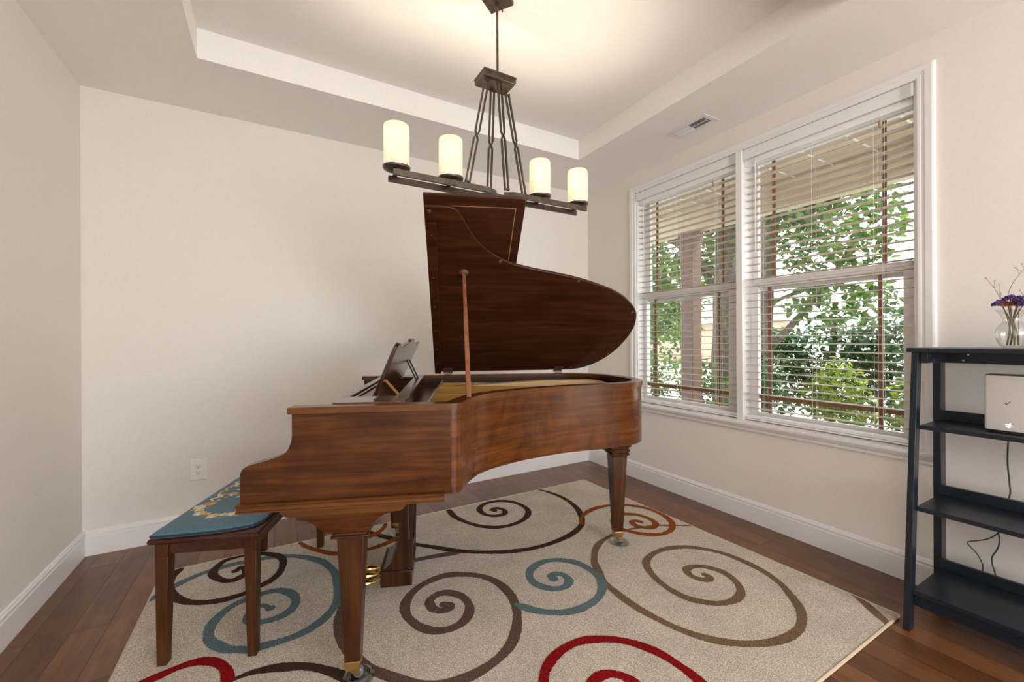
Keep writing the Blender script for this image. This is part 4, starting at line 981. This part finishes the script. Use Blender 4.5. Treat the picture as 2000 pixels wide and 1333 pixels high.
# vase with dried flowers
vx, vy, vz = 2.60, .457, 1.2046
bm = new_bm()
op = [(.0,.0),(.040,.0),(.055,.006),(.072,.025),(.081,.048),(.083,.062),(.078,.080),(.062,.096),(.050,.104),(.0455,.113),(.048,.124),(.060,.140),(.074,.150),(.083,.1555)]
prof = op + [(.082,.1575),(.072,.152),(.058,.142),(.0455,.125),(.043,.113),(.0475,.103),(.060,.094),(.0755,.079),(.080,.062),(.078,.049),(.069,.027),(.053,.010),(.038,.006),(0,.006)]
prof = [(a_*.56, b_) for a_, b_ in prof]
lathe(bm, prof, 44)
v = obj('glass_vase', bm, M['glass']); v.location = (vx, vy, vz)
tag(v, 'clear glass vase with a flared rim on top of the black shelf', 'vase')
grp = 'dried purple flowers in the glass vase'
def stalk(bm, pts, r0, r1):
    Pc = catmull(pts, 5); n = len(Pc); tube(bm, Pc, [r0+(r1-r0)*i/(n-1) for i in range(n)], 6)
def flowerstem(name, lab, head, foot, hm, kind, group=None):
    # local frame at the stem's foot
    foot = (foot[0]*.65, foot[1]*.65, foot[2]); head = (head[0]*.75, head[1]*.75, head[2]+.006)
    rt = thing(name, lab, 'flower', (vx+foot[0], vy+foot[1], vz+foot[2]), 0, group)
    f = Vector(foot); h = Vector(head); neck = Vector(((h.x)*.2, (h.y)*.2, .115))
    bm = new_bm(); stalk(bm, [(0,0,0), (neck-f)*.5+Vector((.003,-.002,0)), neck-f, (neck-f)+(h-neck)*.6, h-f], .0026, .0016)
    obj('stem', bm, M['stem'], rt)
    bm = new_bm()
    if kind == 'head':
        for i in range(70):
            t = random.random()*2*pi; rr = .023*math.sqrt(random.random())
            c = (h-f)+Vector((rr*cos(t), rr*sin(t), .014*(1-(rr/.023)**2)-.006+random.uniform(-.006,.004)))
            r_ = random.uniform(.0030,.0054)
            bmesh.ops.create_icosphere(bm, subdivisions=1, radius=r_, matrix=Matrix.Translation(c))
        obj('blossom', bm, hm, rt, smooth=False)
    elif kind == 'cone':
        for i in range(26):
            t = i*2.4; rr = .016*math.sqrt(i/26); c = (h-f)
            d = Vector((cos(t)*.8, sin(t)*.8, .9-1.1*i/26)).normalized()
            p0 = c+Vector((rr*cos(t)*.5, rr*sin(t)*.5, 0)); s, u = frame_of(d)
            q = [bm.verts.new(p0+s*.004), bm.verts.new(p0+d*.018+s*.003), bm.verts.new(p0+d*.024), bm.verts.new(p0+d*.018-s*.003), bm.verts.new(p0-s*.004), bm.verts.new(p0+d*.012+u*.003)]
            for i0, i1 in ((0,1),(1,2),(2,3),(3,4),(4,0)): bm.faces.new((q[i0], q[i1], q[5]))
        obj('blossom', bm, hm, rt, smooth=False)
    return rt
flowerstem('dried_flower', 'purple dried flower head leaning furthest towards the window from the vase', (-.015,.038,.180), (-.005,.02,.012), M['purple'], 'head', grp)
flowerstem('dried_flower', 'tallest purple dried flower head at the middle of the vase', (.0,.006,.198), (.0,-.01,.012), M['purple'], 'head', grp)
flowerstem('dried_flower', 'purple dried flower head tipped to the right over the vase rim', (-.005,-.030,.192), (.01,-.025,.012), M['purple'], 'head', grp)
flowerstem('dried_flower', 'small purple dried flower low at the right edge of the vase mouth', (-.025,-.045,.172), (.015,.01,.012), M['purple'], 'head', grp)
flowerstem('dried_flower', 'orange dried flower in front of the purple heads in the vase', (-.030,.006,.165), (-.012,-.012,.012), M['orange'], 'cone')
flowerstem('dried_flower', 'rust brown dried flower behind the orange one in the vase', (-.012,-.020,.172), (.012,-.008,.012), noisy('rust_petals', (.20,.07,.03), (.3,.12,.05), 80, .8), 'cone')
def twig(lab, pts, sprigs, leaf=False):
    rt = thing('dried_twig', lab, 'twig', (vx+pts[0][0], vy+pts[0][1], vz+pts[0][2]), 0)
    o_ = (-pts[0][0], -pts[0][1], -pts[0][2])
    bm = new_bm(); stalk(bm, pts, .0014, .0006)
    for a, b in sprigs: tube(bm, [a, b], .0006, 5)
    obj('stem', bm, M['stem'], rt, o_)
    for a, b in sprigs:
        bm = new_bm()
        for j in range(5):
            c = Vector(b)+Vector((random.uniform(-.003,.003), random.uniform(-.0035,.0035), random.uniform(-.002,.004)))
            bmesh.ops.create_icosphere(bm, subdivisions=1, radius=random.uniform(.0014,.0024), matrix=Matrix.Translation(c))
        obj('bud', bm, M['drytan'], rt, o_, smooth=False)
    if leaf:
        bm = new_bm()
        for (c, e) in leaf:
            c, e = Vector(c), Vector(e); d = e-c; s = frame_of(d)[0]*.006
            q = [bm.verts.new(c), bm.verts.new(c+d*.5+s), bm.verts.new(e), bm.verts.new(c+d*.5-s)]; bm.faces.new(q)
        obj('leaf', bm, M['drytan'], rt, o_, smooth=False)
twig('thin dried twig with tiny buds reaching up on the window side of the vase', [(0,.0,.03),(0,.012,.12),(0,.03,.20),(-.002,.045,.245),(-.004,.066,.285)],
     [((-.002,.047,.249),(-.002,.046,.278)), ((-.004,.066,.285),(-.004,.07,.292)), ((0,.034,.215),(0,.033,.262)), ((0,.03,.205),(0,.028,.222))])
twig('tallest thin dried twig bending right above the vase', [(.004,-.008,.03),(.004,.004,.12),(.003,.012,.20),(.0,-.002,.262),(-.003,-.032,.315),(-.004,-.05,.335)],
     [((-.002,-.020,.297),(-.002,-.012,.325)), ((-.003,-.034,.317),(-.003,-.028,.337)), ((-.003,-.026,.307),(-.003,-.005,.332))])
twig('dried twig with a pale pointed leaf at the right of the vase', [(.006,-.018,.03),(.006,-.016,.12),(.004,-.022,.19),(.002,-.04,.235),(.0,-.06,.285)],
     [((.003,-.03,.21),(.002,-.022,.232)), ((.001,-.048,.25),(0,-.036,.30))], [((.001,-.045,.243),(.0,-.018,.255))])

# outlet on the back wall
wo = thing('wall_outlet', 'white duplex outlet low on the back wall left of the piano bench', 'outlet', (-.4245, YB, .4185))
WO = (.4245, -YB, -.4185)
bm = new_bm()
pts_ = [(-.469,.351),(-.380,.351),(-.380,.486),(-.469,.486)]
a = [bm.verts.new((x, YB-.0003, z)) for x, z in pts_]; c_ = Vector((-.4245,0,.4185))
b = [bm.verts.new((c_.x+(x-c_.x)*.985, YB-.003, c_.z+(z-c_.z)*.99)) for x, z in pts_]; c = [bm.verts.new((c_.x+(x-c_.x)*.90, YB-.0065, c_.z+(z-c_.z)*.935)) for x, z in pts_]
for r0, r1 in ((a, b), (b, c)):
    for i in range(4): bm.faces.new((r0[i], r0[(i+1) % 4], r1[(i+1) % 4], r1[i]))
bm.faces.new(a); bm.faces.new(c)
obj('cover_plate', bm, M['outlet'], wo, WO)
for dz in (.0195, -.0195):
    bm = new_bm(); pp = []
    for i in range(28):
        t = 2*pi*i/28; pp.append((-.4245+.0172*cos(t), .4185+dz+max(-.0125, min(.0125, .0172*sin(t)))))
    prism(bm, pp, 1, YB-.0085, YB-.0066); rc = obj('receptacle', bm, M['plastic_white'], wo, WO)
    bm = new_bm()
    for dx, h in ((-.0063,.0042),(.0063,.0034)): box(bm, (-.4245+dx-.0011,YB-.0087,.4185+dz+.003-h), (-.4245+dx+.0011,YB-.0084,.4185+dz+.003+h))
    tube(bm, [(-.4245,YB-.0087,.4185+dz-.0073),(-.4245,YB-.0084,.4185+dz-.0073)], .0024, 10)
    obj('slot', bm, M['slot'], rc, WO)
bm = new_bm(); tube(bm, [(-.4245,YB-.0078,.4185),(-.4245,YB-.0064,.4185)], .0022, 10); obj('screw', bm, M['outlet'], wo, WO)

# ceiling vent
vt = thing('ceiling_vent', 'white louvred air vent in the ceiling border above the window', 'vent', (2.557, 1.907, HC))
VO = (-2.557, -1.907, -HC)
vx0, vx1, vy0, vy1 = 2.480, 2.634, 1.752, 2.062
bm = new_bm(); zb = HC-.004
box(bm, (vx0,vy0,zb), (vx1,vy0+.034,HC-.0002)); box(bm, (vx0,vy1-.034,zb), (vx1,vy1,HC-.0002)); box(bm, (vx0,vy0+.034,zb), (vx0+.036,vy1-.034,HC-.0002)); box(bm, (vx1-.036,vy0+.034,zb), (vx1,vy1-.034,HC-.0002))
obj('frame', bm, M['trim'], vt, VO, bevel=.0015)
bm = new_bm(); box(bm, (vx0+.03,vy0+.03,HC-.0012), (vx1-.03,vy1-.03,HC-.0003)); obj('duct_opening', bm, M['slot'], vt, VO)
bm = new_bm(); n = 22; y0, y1 = vy0+.036, vy1-.036
for i in range(n):
    y = y0+(i+.5)*(y1-y0)/n
    s = 1 if y > (y0+y1)/2 else -1
    bar(bm, (vx0+.036,y,HC-.0052), (vx1-.036,y,HC-.0052), .0115, .0008, up=(0, s*.75, .66))
box(bm, ((vx0+vx1)/2-.0012,y0,HC-.0085), ((vx0+vx1)/2+.0012,y1,HC-.0015))
obj('louvres', bm, M['trim'], vt, VO)

# ------------------------------------------------------------------ outside
bm = new_bm(); box(bm, (3.0,-14,-.62), (60,60,-.5)); tag(struct('ground', bm, M['ground']), 'pale sunlit paving outside')
bm = new_bm(); box(bm, (2.99,-4,2.72), (4.34,9,2.86)); struct('porch_ceiling', bm, M['porchtan'])
bm = new_bm()
box(bm, (4.12,-4,2.485), (4.32,9,2.72)); struct('porch_beam', bm, M['porchtan'], bevel=.004)
bm = new_bm()
for y in [-.4+.3*i for i in range(24)]: box(bm, (3.0,y,2.712), (4.12,y+.012,2.7195))
struct('porch_soffit_battens', bm, M['trim'])
bm = new_bm(); box(bm, (3.0,-4,-.5), (4.4,9,-.05)); struct('porch_deck', bm, M['porchbrown'])
pp = thing('porch_post', 'brown square porch post seen through the far window', 'post', (4.22, 3.17, -.05))
bm = new_bm(); box(bm, (-.08,-.08,.0), (.08,.08,2.535)); obj('shaft', bm, M['porchbrown'], pp, bevel=.006)
for z0, z1 in ((0,.12),(2.43,2.534)):
    bm = new_bm(); box(bm, (-.10,-.10,z0), (.10,.10,z1)); obj('trim_collar', bm, M['porchbrown'], pp, bevel=.004)
rl = thing('porch_railing', 'brown porch railing low outside both windows', 'railing', (4.22, 1.5, -.05))
bm = new_bm(); box(bm, (-.045,-2.6,.50), (.045,1.56,.545)); obj('top_rail', bm, M['porchbrown'], rl, bevel=.004)
bm = new_bm(); box(bm, (-.02,-2.6,.10), (.02,1.56,.14)); obj('bottom_rail', bm, M['porchbrown'], rl)
bm = new_bm()
for i in range(31): box(bm, (-.015,-2.55+i*.13,.14), (.015,-2.52+i*.13,.50))
obj('balusters', bm, M['porchbrown'], rl)

def leaves(bm, blobs, n, size, seed, flat=.5):
    R = random.Random(seed); tot = sum(b[6] if len(b) > 6 else b[3]*b[4]*b[5] for b in blobs)
    for b in blobs:
        w = (b[6] if len(b) > 6 else b[3]*b[4]*b[5])/tot
        for _ in range(int(n*w)):
            while True:
                p = Vector((R.uniform(-1,1), R.uniform(-1,1), R.uniform(-1,1)))
                if p.length <= 1 and p.length > .25: break
            c = Vector((b[0]+p.x*b[3], b[1]+p.y*b[4], b[2]+p.z*b[5]))
            d = Vector((R.uniform(-1,1), R.uniform(-1,1), R.uniform(-.9,.3))).normalized()
            s = d.cross(Vector((R.uniform(-.5,.5), R.uniform(-.5,.5), 1))).normalized()
            u = s.cross(d); l = size*R.uniform(.6,1.25)
            q = [c, c+d*l*.35+s*l*.30+u*l*.06, c+d*l*.75+s*l*.22+u*l*.03, c+d*l-u*l*.08, c+d*l*.75-s*l*.22+u*l*.03, c+d*l*.35-s*l*.30+u*l*.06]
            bm.faces.new([bm.verts.new(x) for x in q])
def tree(lab, x, y, trunk, branches, blobs, n, size, lm, seed, name='tree', group=None):
    rt = thing(name, lab, 'tree' if name == 'tree' else 'shrub', (x, y, -.5), 0, group); o_ = (-x, -y, .5)
    if trunk:
        bm = new_bm()
        for pts, r0, r1 in [trunk]+branches:
            Pc = catmull(pts, 5); m = len(Pc); tube(bm, Pc, [(r0+(r1-r0)*i/(m-1))*(1+.05*sin(i*1.7)) for i in range(m)], 14)
        obj('trunk', bm, M['bark'], rt, o_)
    bm = new_bm(); leaves(bm, blobs, n, size, seed); obj('foliage', bm, lm, rt, o_, smooth=False)
tree('thick-trunked tree seen through the right part of the far window', 6.3, 4.12, ([(6.3,4.12,-.5),(6.3,4.12,1),(6.32,4.1,2.4),(6.4,4.1,4.2)], .20, .15),
     [([(6.32,4.12,1.9),(6.5,4.6,2.4),(6.7,5.2,3.0)], .07, .03), ([(6.32,4.12,2.2),(6.2,4.9,2.9),(6.0,5.5,3.4)], .07, .03)],
     [(6.35,5.1,3.0,.75,1.4,1.1),(6.4,4.3,3.4,.75,.55,.9),(6.4,5.6,1.75,.7,.9,.6,.45)], 3000, .15, M['leaf1'], 3)
tree('forked tree close behind the left edge of the nearer window', 6.0, 3.32, ([(6.0,3.36,-.5),(6.0,3.36,1),(6.02,3.32,2.2),(6.1,3.2,3.8)], .14, .11),
     [([(6.0,3.34,1.0),(6.2,3.0,1.5),(6.4,2.7,2.0),(6.6,2.45,2.6)], .05, .025), ([(6.02,3.34,1.7),(6.2,2.9,1.9),(6.5,2.4,2.0)], .03, .012)],
     [(6.3,2.6,2.75,.85,.72,.80),(6.2,2.55,1.75,.6,.62,.32,.14),(6.3,3.0,3.3,.8,.5,.5,.3)], 2900, .12, M['leaf1'], 5)
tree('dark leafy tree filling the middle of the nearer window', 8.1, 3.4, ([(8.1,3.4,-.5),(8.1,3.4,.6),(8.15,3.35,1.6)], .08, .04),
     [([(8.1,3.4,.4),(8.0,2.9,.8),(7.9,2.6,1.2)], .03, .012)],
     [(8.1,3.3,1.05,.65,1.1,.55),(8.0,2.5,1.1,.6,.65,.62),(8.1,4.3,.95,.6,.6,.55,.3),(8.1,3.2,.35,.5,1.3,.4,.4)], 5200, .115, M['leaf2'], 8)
tree('leafy tree in bright sun at the right side of the nearer window', 6.6, 1.25, ([(6.6,1.3,-.5),(6.6,1.3,.6),(6.65,1.3,1.8)], .06, .03), [],
     [(6.5,1.35,.95,.6,.42,.7),(6.5,1.2,2.2,.75,.55,.75),(6.5,1.4,1.7,.6,.35,.3,.05)], 2000, .12, M['leaf1'], 11)
tree('slim tree beyond the porch post in the far window', 8.8, 7.7, ([(8.8,7.7,-.5),(8.8,7.7,1.2),(8.85,7.6,2.6)], .07, .04), [],
     [(8.8,7.7,2.6,1.1,1.6,1.1),(8.5,7.0,1.6,.7,.9,.5,.5),(8.6,8.2,1.3,.6,.7,.4,.2),(8.6,7.3,.5,.6,1.3,.6,.5)], 3600, .14, M['leaf1'], 13)
SG = 'garden shrubs beyond the porch railing'
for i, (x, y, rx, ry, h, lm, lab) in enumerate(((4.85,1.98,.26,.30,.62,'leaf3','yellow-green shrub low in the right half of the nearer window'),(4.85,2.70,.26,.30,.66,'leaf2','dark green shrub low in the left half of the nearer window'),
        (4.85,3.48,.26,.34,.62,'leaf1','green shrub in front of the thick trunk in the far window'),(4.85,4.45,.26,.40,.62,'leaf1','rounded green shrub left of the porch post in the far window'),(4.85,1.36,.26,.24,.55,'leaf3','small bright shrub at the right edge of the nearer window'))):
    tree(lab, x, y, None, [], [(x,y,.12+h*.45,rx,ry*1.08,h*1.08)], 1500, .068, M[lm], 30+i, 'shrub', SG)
# house across the street
hs = thing('house', 'beige house across the street seen left of the porch post', 'house', (25, 19.5, -.5))
bm = new_bm(); box(bm, (-.2,-3.5,0), (7,6,2.9)); obj('wall', bm, M['siding'], hs)
bm = new_bm(); prism(bm, [(-.9,2.9),(7.6,2.9),(3.3,5.0)], 1, -4.0, 6.5); obj('roof', bm, M['roof'], hs)
bm = new_bm(); box(bm, (-.95,-4.0,2.72), (-.8,6.5,2.95)); obj('fascia', bm, M['trim'], hs)
bm = new_bm(); box(bm, (-.24,-1.2,1.0), (-.2,.0,2.2)); obj('window', bm, M['slot'], hs)

# ------------------------------------------------------------------ light, sky, camera
w = bpy.data.worlds.new('sky'); SC.world = w; w.use_nodes = True
N, L = w.node_tree.nodes, w.node_tree.links; bg = N['Background']
bg.inputs['Color'].default_value = (.93,.965,1.0,1); bg.inputs['Strength'].default_value = SKY
def light(name, typ, loc, energy, color=(1,1,1), rot=(0,0,0), **k):
    d = bpy.data.lights.new(name, typ); d.energy = energy; d.color = color
    for a_, b_ in k.items(): setattr(d, a_, b_)
    o = bpy.data.objects.new(name, d); COL.objects.link(o); o.location = loc; o.rotation_euler = rot
    return o
light('sun', 'SUN', (8,4,9), SUN, (1,.95,.86), (radians(33), radians(14), radians(20)), angle=radians(1.2))
for lx, ly in ((.6, -3.2), (1.7, -2.9), (2.15, -3.2)):      # three added soft fill lights behind the camera, standing for no seen lamps
    light('added_fill_light', 'POINT', (lx, ly, 1.35), FILL/3, (1,.985,.97), shadow_soft_size=.6)
for i, x in enumerate(SH):
    light('chandelier_bulb', 'POINT', (x, CY, 2.095), BULB, (1,.87,.70), shadow_soft_size=.018)

cd = bpy.data.cameras.new('camera'); cam = bpy.data.objects.new('camera', cd); COL.objects.link(cam)
cd.sensor_width = 36; cd.lens = 813/2000*36; cd.clip_start = .02; cd.clip_end = 200
cd.shift_y = -3/2000
cam.location = (0, 0, 1.25)
th, ro = radians(29.81), .0048
Rm = Matrix.Rotation(-th, 4, 'Z') @ Matrix.Rotation(pi/2, 4, 'X') @ Matrix.Rotation(-ro, 4, 'Z')
cam.rotation_euler = Rm.to_euler()
SC.camera = cam
vs = SC.view_settings
vs.view_transform = 'Standard'; vs.look = 'None'; vs.gamma = 1; vs.use_curve_mapping = False; vs.exposure = EXPO
SC.cycles.max_bounces = 10; SC.cycles.diffuse_bounces = 6; SC.cycles.transparent_max_bounces = 24
SC.cycles.sample_clamp_indirect = 6; SC.cycles.use_denoising = True
SC.cycles.caustics_reflective = False; SC.cycles.caustics_refractive = False
